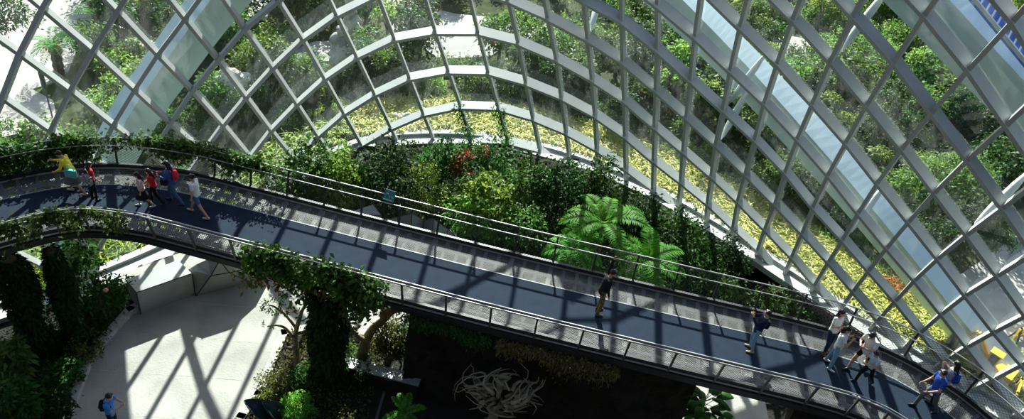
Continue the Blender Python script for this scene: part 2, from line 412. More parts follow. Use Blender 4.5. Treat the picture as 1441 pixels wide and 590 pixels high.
NODES={
-4:(6,[(-17.60,17.46,-2.32),(-18.07,17.03,-1.33),(-18.57,16.60,-0.34),(-19.10,16.16,0.66)]),
-3:(5,[(-16.11,18.82,-2.59),(-16.79,18.14,-1.26),(-17.41,17.59,-0.08),(-18.05,17.03,1.08),(-18.72,16.45,2.25)]),
-2:(4,[(-14.93,20.17,-2.84),(-15.46,19.46,-1.48),(-16.08,18.80,-0.17),(-16.79,18.13,1.16),(-17.54,17.44,2.50),(-18.32,16.73,3.84)]),
-1:(4,[(-14.37,20.87,-1.81),(-14.86,20.14,-0.37),(-15.44,19.46,0.95),(-16.19,18.66,2.42),(-17.01,17.85,3.91),(-17.81,17.07,5.40),(-17.98,16.82,6.89)]),
0:(3,[(-13.48,22.54,-2.66),(-13.80,21.62,-0.92),(-14.25,20.82,0.76),(-14.88,20.01,2.28),(-15.62,19.18,3.77),(-16.34,18.38,5.26),(-17.07,17.61,6.76),(-17.50,17.11,8.28)]),
1:(2,[(-12.52,24.39,-2.73),(-12.81,23.39,-1.52),(-13.19,22.33,0.20),(-13.68,21.39,1.95),(-14.31,20.51,3.59),(-15.03,19.68,5.12),(-15.69,18.91,6.63),(-16.35,18.13,8.15),(-17.01,17.38,9.66)]),
2:(2,[(-11.85,25.26,-2.19),(-12.20,23.99,-0.41),(-12.61,22.86,1.41),(-13.09,21.85,3.20),(-13.70,20.94,4.85),(-14.37,20.15,6.46),(-15.10,19.36,7.99),(-15.79,18.51,9.52),(-16.50,17.66,11.05)]),
3:(2,[(-11.13,26.06,-1.64),(-11.54,24.65,0.46),(-11.94,23.37,2.54),(-12.41,22.25,4.40),(-12.96,21.34,6.12),(-13.60,20.55,7.79),(-14.35,19.81,9.35),(-15.08,19.03,10.90),(-15.73,18.17,12.44)]),
4:(2,[(-10.48,26.63,-1.02),(-10.90,25.17,1.33),(-11.23,23.78,3.65),(-11.62,22.58,5.68),(-12.13,21.63,7.42),(-12.74,20.84,9.12),(-13.46,20.15,10.76),(-14.24,19.46,12.35),(-14.96,18.69,13.82)]),
5:(1,[(-9.20,28.50,-2.22),(-9.70,27.09,0.14),(-10.12,25.61,2.51),(-10.41,24.15,4.80),(-10.71,22.86,6.90),(-11.15,21.81,8.76),(-11.72,20.98,10.55),(-12.42,20.31,12.28),(-13.24,19.73,13.83),(-14.10,19.11,15.20)]),
6:(0,[(-8.06,29.78,-2.96),(-8.34,28.78,-0.97),(-8.82,27.54,1.31),(-9.20,26.14,3.63),(-9.48,24.54,5.99),(-9.77,23.02,8.14),(-10.14,21.81,10.14),(-10.64,20.89,12.09),(-11.25,20.26,13.84),(-12.06,19.78,15.32)]),
7:(0,[(-6.79,30.33,-2.20),(-7.32,29.20,0.11),(-7.81,28.02,2.38),(-8.20,26.63,4.71),(-8.49,25.02,7.09),(-8.71,23.38,9.18),(-8.90,21.93,11.22),(-9.24,20.81,13.25),(-9.92,19.96,15.42)]),
8:(0,[(-5.47,30.76,-1.43),(-6.10,29.68,0.99),(-6.62,28.52,3.28),(-7.06,27.15,5.63),(-7.40,25.56,7.99),(-7.62,23.89,10.20),(-7.67,22.14,12.38),(-7.85,20.67,14.32)]),
9:(-1,[(-3.28,32.08,-3.15),(-4.04,31.06,-0.66),(-4.71,30.08,1.78),(-5.25,28.97,4.09),(-5.71,27.68,6.41),(-6.08,26.18,8.74),(-6.30,24.52,11.07),(-6.54,22.45,13.55),(-6.70,20.64,15.39)]),
10:(-1,[(-1.81,31.95,-2.09),(-2.48,31.20,0.12),(-3.10,30.40,2.32),(-3.68,29.43,4.49),(-4.20,28.25,6.74),(-4.61,26.89,9.01),(-4.92,25.30,11.38),(-5.32,22.71,14.60)]),
11:(-1,[(-0.03,31.89,-1.81),(-0.73,31.29,0.32),(-1.39,30.61,2.46),(-2.01,29.75,4.61),(-2.55,28.71,6.83),(-3.02,27.51,9.01),(-3.39,26.12,11.23),(-3.77,24.19,13.94)]),
12:(-1,[(1.47,31.70,-1.78),(0.84,31.23,0.20),(0.24,30.69,2.19),(-0.34,29.97,4.30),(-0.90,29.04,6.54),(-1.49,27.97,8.69),(-1.99,26.75,10.81),(-2.37,25.48,12.79),(-2.51,25.44,12.79)]),
13:(-1,[(2.86,31.40,-1.86),(2.35,31.00,-0.03),(1.85,30.58,1.83),(1.30,29.97,3.90),(0.76,29.20,6.03),(0.11,28.30,8.12),(-0.42,27.31,10.07),(-0.85,26.25,11.92),(-1.03,25.69,12.83)]),
14:(-1,[(4.37,31.05,-2.43),(3.87,30.65,-0.52),(3.38,30.28,1.40),(2.90,29.76,3.42),(2.38,29.13,5.43),(1.81,28.36,7.50),(1.31,27.55,9.34),(0.86,26.64,11.15),(0.40,25.64,12.92),(-0.61,24.03,15.42)]),
15:(-1,[(5.82,30.52,-2.93),(5.32,30.15,-1.03),(4.85,29.83,0.89),(4.38,29.42,2.82),(3.88,28.87,4.84),(3.35,28.19,6.88),(2.86,27.41,8.86),(2.39,26.50,10.84),(1.90,25.47,12.81),(1.09,24.41,14.74)]),
16:(-1,[(7.04,29.81,-2.93),(6.62,29.49,-1.25),(6.22,29.24,0.42),(5.82,28.93,2.12),(5.36,28.49,4.04),(4.89,27.91,6.03),(4.40,27.20,8.05),(3.86,26.39,10.07),(3.36,25.45,12.07),(2.86,24.39,14.07),(2.63,23.08,16.12)]),
17:(-1,[(8.12,29.15,-3.15),(7.79,28.82,-1.56),(7.45,28.56,0.05),(7.11,28.28,1.68),(6.71,27.92,3.43),(6.29,27.42,5.31),(5.87,26.79,7.24),(5.39,26.02,9.30),(4.96,25.11,11.33),(4.55,24.09,13.34),(4.21,23.00,15.21)]),
18:(0,[(9.12,27.99,-2.07),(8.72,27.75,-0.39),(8.34,27.52,1.29),(8.00,27.20,2.90),(7.61,26.78,4.66),(7.26,26.19,6.54),(6.85,25.49,8.49),(6.47,24.66,10.45),(6.12,23.70,12.39),(5.77,22.66,14.29),(5.48,21.53,16.12)]),
19:(0,[(10.24,27.19,-2.42),(9.86,26.94,-0.81),(9.51,26.73,0.82),(9.18,26.45,2.39),(8.92,26.03,4.00),(8.58,25.45,5.91),(8.21,24.81,7.79),(7.88,24.02,9.68),(7.55,23.12,11.56),(7.26,22.13,13.39),(6.93,21.08,15.20)]),
20:(0,[(10.90,26.46,-2.05),(10.75,26.17,-0.84),(10.57,25.91,0.48),(10.38,25.62,1.82),(10.18,25.19,3.39),(9.86,24.69,5.19),(9.54,24.08,7.00),(9.26,23.36,8.77),(8.91,22.49,10.71),(8.63,21.54,12.52),(8.35,20.51,14.29),(8.02,19.45,16.05)]),
21:(0,[(11.50,25.76,-1.58),(11.83,25.42,-1.47),(11.70,25.10,-0.17),(11.53,24.79,1.26),(11.33,24.41,2.79),(11.08,23.98,4.33),(10.79,23.36,6.20),(10.55,22.67,7.94),(10.27,21.86,9.76),(9.99,20.92,11.64),(9.72,19.92,13.43),(9.45,18.85,15.20)]),
22:(0,[(12.07,25.08,-1.12),(12.74,24.91,-2.31),(12.69,24.48,-0.98),(12.57,24.08,0.61),(12.42,23.66,2.19),(12.28,23.21,3.65),(12.06,22.68,5.28),(11.83,22.03,7.00),(11.60,21.25,8.81),(11.40,20.37,10.58),(11.18,19.39,12.40),(10.97,18.35,14.16),(10.68,17.27,15.94)]),
23:(2,[(13.70,23.76,-1.48),(13.60,23.36,0.04),(13.48,22.97,1.54),(13.37,22.54,2.96),(13.24,22.03,4.47),(13.08,21.41,6.11),(12.91,20.70,7.80),(12.76,19.86,9.55),(12.62,18.96,11.24),(12.42,18.02,12.95),(12.14,17.06,14.65)]),
24:(2,[(14.64,23.14,-1.97),(14.58,22.72,-0.56),(14.54,22.31,0.86),(14.46,21.89,2.28),(14.36,21.41,3.75),(14.28,20.84,5.24),(14.21,20.15,6.82),(14.15,19.36,8.46),(14.03,18.53,10.11),(13.85,17.66,11.76),(13.69,16.70,13.37)]),
25:(2,[(15.71,22.40,-2.33),(15.63,22.03,-1.08),(15.60,21.66,0.21),(15.55,21.28,1.51),(15.50,20.82,2.93),(15.45,20.29,4.34),(15.47,19.62,5.84),(15.44,18.89,7.40),(15.35,18.11,8.98),(15.32,17.18,10.57),(15.30,16.17,12.09)]),
26:(2,[(16.83,21.63,-2.68),(16.58,21.49,-1.72),(16.56,21.10,-0.46),(16.57,20.70,0.82),(16.59,20.24,2.13),(16.64,19.71,3.46),(16.67,19.09,4.87),(16.64,18.44,6.30),(16.68,17.60,7.84),(16.80,16.56,9.39)]),
27:(2,[(18.01,20.82,-3.02),(17.46,21.03,-2.41),(17.47,20.60,-1.21),(17.58,20.12,0.06),(17.67,19.64,1.34),(17.70,19.11,2.76),(17.66,18.55,4.21),(17.60,17.94,5.61),(18.00,16.99,6.72)]),
28:(4,[(18.42,20.09,-1.97),(18.62,19.50,-0.72),(18.77,18.97,0.55),(18.75,18.44,2.09),(18.63,17.94,3.58),(18.44,17.43,5.05)]),
29:(4,[(19.41,19.54,-2.73),(19.68,18.83,-1.50),(19.85,18.23,-0.24),(19.79,17.70,1.41),(19.59,17.26,2.95),(19.32,16.82,4.46)])}
def node(i, j):
    j0, L = NODES.get(i, (0, []))
    return np.array(L[j - j0]) if 0 <= j - j0 < len(L) else None
def node_normal(i, j):
    p = node(i, j)
    def dif(di, dj):
        a, b = node(i - di, j - dj), node(i + di, j + dj)
        a = p if a is None else a; b = p if b is None else b
        return b - a
    n = np.cross(dif(1, 0), dif(0, 1)); l = np.linalg.norm(n)
    if l < 1e-6: n = p - np.array([OX, OY, p[2]]); l = np.linalg.norm(n)
    n = n / l
    if n[0] * (p[0] - OX) + n[1] * (p[1] - OY) < 0: n = -n
    return n
dome = thing('wall_glass', 'curved glass dome wall on a lattice of pale steel fins', 'glass wall', (0, 28, 0), kind='structure')
NI = sorted(NODES)
def fin_dir(a, b, n):
    """the fins stand edge-on to the garden rather than square to the glass"""
    w = min(1, max(0, (a[0] + 9) / 9))
    return Vector((0, 1, 0)) * .8 * (1 - w) + Vector(n).normalized() * (.25 + .75 * w)
for i in NI:                                                    # the slender members that run up the dome
    mb = MB(); j0, L = NODES[i]
    for j in range(j0, j0 + len(L) - 1):
        a, b = node(i, j), node(i, j + 1)
        if max(a[2], b[2]) < 0.05: continue
        n = node_normal(i, j) + node_normal(i, j + 1)
        mb.bar(a, b, .13, .22 if a[0] < -5 else .28, fin_dir(a, b, n), .05)
    if mb.n: mb.build('mullion', M['steel'], dome)
JJ = range(-1, 15)
for j in JJ:                                                    # the deep fins that arch across it
    mb = MB()
    for i in NI[:-1]:
        a, b = node(i, j), node(i + 1, j)
        if a is None or b is None or max(a[2], b[2]) < 0.05: continue
        n = node_normal(i, j) + node_normal(i + 1, j)
        mb.bar(a, b, .13, .46 + .06 * min(1, max(0, (a[0] + 9) / 6)) - .14 * min(1, max(0, (a[0] - 3) / 5)), fin_dir(a, b, n), .03)
    if mb.n: mb.build('arch_fin', M['steel'], dome)
gv, gf = [], []
for i in NI[:-1]:
    for j in JJ:
        q = [(i, j), (i + 1, j), (i + 1, j + 1), (i, j + 1)]
        P = [node(*k) for k in q]
        if any(p is None for p in P) or max(p[2] for p in P) < .05: continue
        b = len(gv); gv += [tuple(p + node_normal(*k) * .22) for p, k in zip(P, q)]
        gf.append((b, b + 1, b + 2, b + 3))
link_mesh('glazing', gv, gf, M['glass'], dome)
# the pale ledge the lattice stands on
def base_sweep(name, prof, a0, a1, n, material, parent=None):
    vs = []; k = len(prof)
    for q in range(n + 1):
        a = a0 + (a1 - a0) * q / n
        vs += [tuple(base_pt(a, o, z + foot_z(a))) for o, z in prof]
    fs = [(q * k + m, (q + 1) * k + m, (q + 1) * k + (m + 1) % k, q * k + (m + 1) % k) for q in range(n) for m in range(k)]
    fs += [tuple(range(k)), tuple(n * k + m for m in range(k - 1, -1, -1))]
    return link_mesh(name, vs, fs, material, parent)
ledge = base_sweep('trim_ledge', [(-.55, -.1), (-.55, .16), (.1, .16), (.1, .30), (.42, .30), (.42, -.1)], .16, 3.08, 200, M['ledge'])
tag(ledge, 'pale ledge along the foot of the glass wall', 'ledge', kind='structure')
# ribs of the great arches outside the glass
def arch_rib(name, pts, w, d, label, cat='arch'):
    C = catmull(pts, 10); mb = MB(); k = len(C)
    vs = []
    for q, p in enumerate(C):
        t = unit(C[min(q + 1, k - 1)] - C[max(q - 1, 0)])
        n = unit(np.array([p[0] - OX, p[1] - OY, 6.0])); n = unit(n - t * n.dot(t)); s = np.cross(t, n)
        for a, b in ((-1, -1), (1, -1), (1, 1), (-1, 1)): vs.append(p + s * a * w / 2 + n * b * d / 2)
    fs = [(q * 4 + m, q * 4 + (m + 1) % 4, (q + 1) * 4 + (m + 1) % 4, (q + 1) * 4 + m) for q in range(k - 1) for m in range(4)]
    fs += [(3, 2, 1, 0), tuple((k - 1) * 4 + m for m in range(4))]
    o = link_mesh(name, vs, fs, M['rib'], None, loc=tuple(pts[len(pts) // 2]))
    return tag(o, label, cat)
arch_rib('arch_rib', [(-18.35, 20.19, -4.48), (-17.73, 20.79, -3.06), (-16.91, 21.72, -1.23), (-15.98, 22.8, .72), (-14.63, 23.86, 3.45), (-13.68, 24.43, 4.94), (-12.19, 24.84, 7.1), (-11.2, 25.06, 8.39), (-10.09, 25.18, 9.75), (-8.9, 25.3, 11.2)],
         1.25, 1.1, 'broad white arch rib outside the glass, behind the vine-hung railing')
arch_rib('arch_rib', [(.7, 29.4, 11.6), (2.65, 29.45, 10.47), (4.58, 29.41, 9.35), (6.91, 28.9, 7.96), (9.2, 27.95, 6.61), (12.32, 26.05, 4.76), (14.68, 24.46, 3.3), (17.22, 22.88, 1.59), (19.1, 21.85, .37), (20.94, 20.74, -.87)],
         1.2, 1.1, 'broad white arch rib crossing outside the glass above the yellow grass')
arch_rib('arch_rib', [(8.7, 24.0, 14.3), (10.13, 23.37, 13.48), (11.54, 22.68, 12.69), (12.94, 21.94, 11.86), (14.14, 21.37, 11.17), (15.49, 20.67, 10.39), (16.9, 19.9, 9.6)],
         1.5, 1.2, 'short stretch of white arch rib beside the blue ladder in the top corner')
# the ladder on the top-corner arch
lad = thing('maintenance_ladder', 'blue maintenance ladder with white rungs on the top-corner arch', 'ladder', (12.0, 20.3, 13.2))
LP = [Vector((10.95, 20.72, 13.97)), Vector((13.15, 19.89, 12.46))]
ld = (LP[1] - LP[0]).normalized(); ls = Vector((.4, .75, .25)).normalized(); ls = (ls - ld * ls.dot(ld)).normalized()
mb = MB(); mb.bar(LP[0], LP[1], .8, .06, ls.cross(ld)); mb.build('ladder_tray', M['blue_paint'], lad)
for sg in (-1, 1):
    mb = MB(); u = ls.cross(ld); mb.bar(LP[0] + ls * .4 * sg - u * .1, LP[1] + ls * .4 * sg - u * .1, .07, .09, u); mb.build('ladder_rail', M['strut'], lad)
u = ls.cross(ld); nr = 12
for k in range(nr):
    c = LP[0].lerp(LP[1], (k + .5) / nr); mb = MB(); mb.tube([c - ls * .4 - u * .1, c + ls * .4 - u * .1], .03, 6); mb.build('rung', M['strut'], lad)
# spindle struts between lattice and arches
STR = [((18, 4), (8.4, 27.84, 6.83), 'white spindle strut rising from the lattice to the long arch, lower of a pair'),
       ((18, 5), (8.26, 26.94, 8.65), 'white spindle strut rising from the lattice to the long arch, upper of a pair'),
       ((20, 8), (10.22, 23.86, 12.73), 'long white spindle strut near the top edge above the pale path'),
       ((14, 4), (2.06, 30.22, 8.48), 'thin white spindle strut at the top edge right of centre'),
       ((22, 5), (13.33, 24.33, 5.56), 'white spindle strut against the pale arch over the grass'),
       ((24, 8), (15.6, 21.26, 8.75), 'white spindle strut by the far right edge in front of leafy trees')]
for (k, e, lab) in STR:
    p = Vector(node(*k)) + Vector(node_normal(*k)) * .3; q = Vector(e); mb = MB()
    mb.tube([p.lerp(q, t) for t in (0, .04, .06, .25, .5, .75, .94, .96, 1)], [.03, .03, .07, .12, .14, .12, .07, .03, .03], 10)
    tag(mb.build('arch_strut', M['strut'], None, loc=p, smooth=True), lab, 'strut')

# ------------------------------------------------------------------ ground, floor, beds
def lowering(x, y):
    """the planting bed drops away below the glass at the walkway's far end"""
    return -2.0 * sstep(7.0, 10.0, x) + (foot_z(math.atan2(y - OY, x - OX)) * sstep(-7.0, -9.0, x) if y > 19 else 0)
vs, fs, idx = [], [], {}
step = .45
def hnoise(x, y): return .10 * math.sin(x * 1.9 + 1.3 * math.sin(y * 1.1)) * math.cos(y * 1.7) + .05 * math.sin(x * 5.1 + y * 4.3)
for a in range(0, 80):
    for b in range(0, 52):
        x = -13 + a * step; y = 12.5 + b * step
        keep = y > 20.2 or (x > 9.6)
        if not keep or outside(x, y) > .2: continue
        idx[(a, b)] = len(vs); vs.append((x, y, .12 + hnoise(x, y) + lowering(x, y)))
for (a, b) in list(idx):
    q = [(a, b), (a + 1, b), (a + 1, b + 1), (a, b + 1)]
    if all(k in idx for k in q): fs.append(tuple(idx[k] for k in q))
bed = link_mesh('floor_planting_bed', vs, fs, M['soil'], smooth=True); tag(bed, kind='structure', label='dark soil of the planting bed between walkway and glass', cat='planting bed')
fl = flat_slab('floor', [(-13.2, 6), (-13.2, 18.9), (-9.5, 22.8), (-6, 21.0), (9.7, 20.4), (9.7, 6)], -.3, 0, M['concrete'])
tag(fl, 'pale concrete plaza floor below the walkway', 'floor', kind='structure')
lowp = [tuple(base_pt(2.0 + 1.08 * q / 30, -.3)[:2]) for q in range(31)] + [(-16, 6), (-13.1, 6), (-13.1, 18.5), (-9.6, 22.7)]
low = flat_slab('floor_lower', lowp, -2.2, -1.75, M['soil']); tag(low, 'dark lower soil under the left end of the glass', 'planting bed', kind='structure')
tag(flat_slab('floor_ledge', [(-13.1, 17.6), (-13.3, 18.7), (-12.5, 19.8), (-11.1, 21.1), (-9.6, 22.7), (-8.8, 22.4)], -.6, -.03, M['ledge_dark']), 'grey ledge behind the metal boxes', 'ledge', kind='structure')
jm = MB()
for y in (13.4, 15.0, 16.6, 18.2): jm.box((-9.4, y, .001), (5.4, .02, .004), .12)
tag(jm.build('trim_1', M['kerb']), 'floor joints', 'joint', kind='structure')
gv, gf = [], []; na = 90; ring = [.1, 1.5, 3, 4.5, 6, 7.5, 9, 14, 22, 32, 46, 62, 80]
for q in range(na + 1):
    a = -.25 + (3.7) * q / na
    for o in ring:
        p = base_pt(min(max(a, .12), 3.12), o); 
        if a < .12 or a > 3.12:
            p = Vector((OX + (base_r(a) + o) * math.cos(a), OY + (base_r(a) + o) * math.sin(a), 0))
        gv.append((p.x, p.y, -.03 + ground_z(p.x, p.y)))
k = len(ring)
gf = [(q * k + m, q * k + m + 1, (q + 1) * k + m + 1, (q + 1) * k + m) for q in range(na) for m in range(k - 1)]
tag(link_mesh('ground', gv, gf, M['ground_out']), 'garden ground outside the glass', 'ground', kind='structure')
PATHS = [('path', [(-90, -70), (160, -70), (138, 20), (112, 60), (97, 100), (72, 118), (45, 126), (75, 142), (82, 178), (0, 194), (-90, 205)]),
         ('path', [(330, -40), (405, -40), (374, 30), (345, 22)]),
         ('path', [(440, 60), (492, 56), (494, 82), (445, 90), (400, 96), (398, 78)]),
         ('path', [(520, -40), (606, -40), (612, 13), (640, 20), (700, 26), (722, 36), (715, 45), (640, 42), (600, 48), (545, 44), (533, 10)]),
         ('path_grey', [(600, 48), (640, 42), (700, 46), (716, 62), (690, 80), (618, 84), (596, 68)]),
         ('path', [(715, 36), (800, 48), (818, 76), (772, 72), (718, 64)]),
         ('path', [(1080, 46), (1138, 56), (1150, 88), (1130, 108), (1096, 96)]),
         ('path', [(1262, 104), (1284, 108), (1284, 132), (1264, 126)]),
         ('path', [(1296, 62), (1330, 66), (1336, 98), (1306, 96)]),
         ('path', [(275, 108), (330, 104), (345, 136), (290, 146)]),
         ('path', [(1286, 440), (1345, 392), (1441, 326), (1560, 280), (1640, 640), (1440, 660), (1330, 560), (1275, 478)])]
PATHW = []
for k, (mm, poly) in enumerate(PATHS):
    w = [tuple(at(x, y, 0)[:2]) for x, y in poly]; PATHW.append(w)
    tag(flat_slab('path', w, -.06, .03 + .004 * k, M[mm]), 'pale garden path outside the glass', 'path', kind='structure')
def in_poly(x, y, poly):
    c = False; n = len(poly)
    for i in range(n):
        (x1, y1), (x2, y2) = poly[i], poly[i - 1]
        if (y1 > y) != (y2 > y) and x < (x2 - x1) * (y - y1) / (y2 - y1) + x1: c = not c
    return c
# raised beds on the plaza and their stone kerbs
def raised_bed(name, poly, h, label, open_edges=()):
    flat_o = flat_slab(name, poly, 0.002, h, M['soil']); tag(flat_o, label, 'planting bed', kind='structure')
    mb = MB()
    for i in range(len(poly)):
        if i in open_edges: continue
        (x0, y0), (x1, y1) = poly[i], poly[(i + 1) % len(poly)]
        mb.bar((x0, y0, (h + .06) / 2), (x1, y1, (h + .06) / 2), .26, h + .06, (0, 0, 1), .1)
    if mb.n: tag(mb.build('trim_kerb', M['kerb']), 'stone kerb of a planting bed', 'kerb', kind='structure')
raised_bed('floor_bed', [(-11.3, 11.0), (-11.75, 12.9), (-12.3, 15.2), (-12.05, 17.2), (-11.3, 18.2), (-11.9, 19.3), (-13.4, 17.6), (-14.6, 16.2), (-15.6, 13), (-15, 11)], .14, 'dark soil bed beside the plaza', (4, 5, 6, 7, 8, 9))
raised_bed('floor_bed', [(-7.2, 12.0), (-6.95, 13.8), (-6.75, 14.7), (-6.85, 17.3), (-5.6, 18.0), (-3.1, 17.6), (-3.1, 12.0)], .16, 'dark soil bed under the vine-clad column', (4, 5, 6))
raised_bed('floor_bed', [(-3.0, 12.0), (-3.0, 17.6), (5.6, 17.2), (6.2, 12.0)], .10, 'dark soil bed under the walkway', (0, 1, 2, 3))
# planter wall with a pale coping
A0, A1 = at(474, 506, .9), at(590, 536, .9)
pw = thing('planter_wall', 'low dark planter wall with a pale coping under the walkway', 'planter wall', (A0.x, A0.y, 0))
mb = MB(); mb.bar((A0.x, A0.y, .5), (A1.x, A1.y, .5), .32, .72, (0, 0, 1)); mb.build('wall_face', M['rock'], pw)
mb = MB(); mb.bar((A0.x, A0.y, .88), (A1.x, A1.y, .88), .4, .05, (0, 0, 1), .03); mb.build('coping', M['clad'], pw)
# the mountain the picture is taken from, and the planted walls under the walkway
def rock_face(name, P0, P1, thick, n, m, z0, z1, amp, label, seed, slope=.0):
    rg = np.random.default_rng(seed); P0 = np.array(P0); P1 = np.array(P1); d = unit(P1 - P0); nn = np.array([d[1], -d[0]])
    vs = []
    ph = rg.uniform(0, 6, 6)
    for i in range(n + 1):
        for j in range(m + 1):
            t = i / n; h = j / m; L = np.linalg.norm(P1 - P0) * t; z = z0 + (z1 - z0) * h
            o = amp * (math.sin(L * 1.7 + ph[0] + z) + .6 * math.sin(L * 3.9 + z * 2.3 + ph[1]) + .5 * math.sin(z * 4.1 + ph[2] + L) + rg.normal(0, .25)) + slope * (z1 - z)
            if j == m: o -= .1
            p = P0 + (P1 - P0) * t + nn * o; vs.append((p[0], p[1], z))
    nb = len(vs)
    for i in range(n + 1):
        p = P0 + (P1 - P0) * i / n - nn * thick; vs += [(p[0], p[1], z0), (p[0], p[1], z1)]
    q = m + 1; fs = [(i * q + j, (i + 1) * q + j, (i + 1) * q + j + 1, i * q + j + 1) for i in range(n) for j in range(m)]
    for i in range(n):
        a, b = nb + i * 2, nb + i * 2 + 2
        fs += [(b, a, a + 1, b + 1), (i * q + m, (i + 1) * q + m, b + 1, a + 1), (a, b, (i + 1) * q, i * q)]
    fs += [tuple([nb, nb + 1] + [j for j in range(m, -1, -1)]), tuple([nb + 2 * n + 1, nb + 2 * n] + [n * q + j for j in range(m + 1)])]
    return tag(link_mesh(name, vs, fs, M['rock'], smooth=False), label, 'rock wall', kind='structure')
# ------------------------------------------------------------------ the walkway
ZD = 4.5
WC = np.array(catmull([(-17.0, 12.6), (-16.3, 14.0), (-15.4, 15.3), (-14.4, 16.35), (-13.4, 17.15), (-12.2, 17.65), (-10.5, 17.8), (-9, 17.65), (-5, 17.15), (0, 16.55), (5, 16.05), (9, 15.65), (10.6, 15.3), (11.7, 14.7), (12.5, 13.85), (13.0, 12.8), (13.2, 11.6), (13.2, 10.6)], 24))
WS = np.concatenate([[0], np.cumsum(np.linalg.norm(np.diff(WC, axis=0), axis=1))]); WL = WS[-1]
def wp(s, o=0.0, z=0.0):
    """a point of the walkway: s along its middle, o towards the glass, z above the deck"""
    x = np.interp(s, WS, WC[:, 0]); y = np.interp(s, WS, WC[:, 1])
    x2 = np.interp(s + .15, WS, WC[:, 0]) - np.interp(s - .15, WS, WC[:, 0]); y2 = np.interp(s + .15, WS, WC[:, 1]) - np.interp(s - .15, WS, WC[:, 1])
    l = math.hypot(x2, y2); return Vector((x - y2 / l * o, y + x2 / l * o, ZD + z))
S0 = float(WS[np.argmin(abs(WC[:, 0]))])          # s at x = 0
def walk_sweep(name, prof, material, parent, step=.3, s0=.3, s1=None):
    s1 = s1 or WL - .3; n = int((s1 - s0) / step); k = len(prof); vs = []
    for q in range(n + 1):
        s = s0 + (s1 - s0) * q / n; vs += [tuple(wp(s, o, z)) for o, z in prof]
    fs = [(q * k + m, q * k + (m + 1) % k, (q + 1) * k + (m + 1) % k, (q + 1) * k + m) for q in range(n) for m in range(k)]
    fs += [tuple(range(k - 1, -1, -1)), tuple(n * k + m for m in range(k))]
    return link_mesh(name, vs, fs, material, parent)
def rect(o0, o1, z0, z1): return [(o0, z0), (o1, z0), (o1, z1), (o0, z1)]
def ribbon(name, o0, z0, o1, z1, material, parent, step=.25):
    n = int((WL - .6) / step); vs = []; uv = []; h = math.hypot(o1 - o0, z1 - z0)
    for q in range(n + 1):
        s = .3 + (WL - .6) * q / n; vs += [tuple(wp(s, o0, z0)), tuple(wp(s, o1, z1))]; uv += [(s, 0), (s, h)]
    fs = [(2 * q, 2 * q + 2, 2 * q + 3, 2 * q + 1) for q in range(n)]
    return link_mesh(name, vs, fs, material, parent, uvs=uv)
walk = thing('elevated_walkway', 'long curving elevated walkway with a navy strip and mesh railings', 'walkway', wp(S0))
HW = 1.55; BO0, BO1 = -.72, .62
walk_sweep('deck_strip', rect(BO0, BO1, -.03, .02), M['rubber'], walk)
for o in (BO0, BO1): walk_sweep('edge_trim', rect(o - .02, o + .02, -.03, .03), M['trim_grey'], walk)
ribbon('deck_grating', BO1, -.03, HW, -.03, M['grating'], walk); ribbon('deck_grating', -HW, -.03, BO0, -.03, M['grating'], walk)
for o in (1.1, -1.12): walk_sweep('deck_bearer', rect(o - .06, o + .06, -.13, -.04), M['alu'], walk)
walk_sweep('deck_bearer', rect(-.5, -.3, -.40, -.06), M['alu'], walk); walk_sweep('deck_bearer', rect(.3, .5, -.40, -.06), M['alu'], walk)
PS = 1.25; npost = int((WL - 1.0) / PS); ph = (S0 + .1) % PS
for k in range(int(WL / (PS / 3))):
    s = ph + k * PS / 3
    if .4 < s < WL - .4 and k % 3:
        mb = MB(); mb.bar(wp(s, -HW, -.085), wp(s, HW, -.085), .1, .08); mb.build('deck_joist', M['alu'], walk)
for k in range(npost + 1):
    s = ph + k * PS
    if not .4 < s < WL - .4: continue
    mb = MB(); mb.bar(wp(s, -HW, -.12), wp(s, HW, -.12), .13, .14); mb.build('crossbeam', M['alu_light'], walk)
for sg in (1, -1):
    walk_sweep('edge_beam', rect(sg * HW, sg * (HW + .09), -.24, -.04) if sg > 0 else rect(-HW - .09, -HW, -.24, -.04), M['kerb_dark'], walk)
    walk_sweep('kerb_rail', rect(sg * HW - .03, sg * HW + .06, -.02, .17), M['kerb_dark'], walk)
    walk_sweep('kerb_cap', rect(sg * HW - .05, sg * HW - .03, .0, .05), M['rail'], walk)
    for (o, z, r, nm) in ((HW + .27, .98, .020, 'top_rail'), (HW + .02, .85, .016, 'handrail')):
        mb = MB(); n = int(WL / .3); mb.tube([wp(.3 + (WL - .6) * q / n, sg * o, z) for q in range(n + 1)], r, 7); mb.build(nm, M['rail'], walk, smooth=True)
    ribbon('mesh_infill', sg * (HW + .04), .17, sg * (HW + .26), .97, M['infill'], walk)
    for k in range(npost + 1):
        s = ph + k * PS
        if not .4 < s < WL - .4: continue
        mb = MB(); mb.bar(wp(s, sg * (HW + .03), -.05), wp(s, sg * (HW + .265), .97), .055, .05, wp(s, sg, 0) - wp(s, 0, 0))
        mb.bar(wp(s, sg * (HW + .22), .80), wp(s, sg * (HW + .02), .84), .03, .02)
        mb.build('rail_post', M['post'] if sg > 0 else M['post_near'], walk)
def near_s(p):
    i = int(np.argmin(np.hypot(WC[:, 0] - p[0], WC[:, 1] - p[1]))); return float(WS[i])
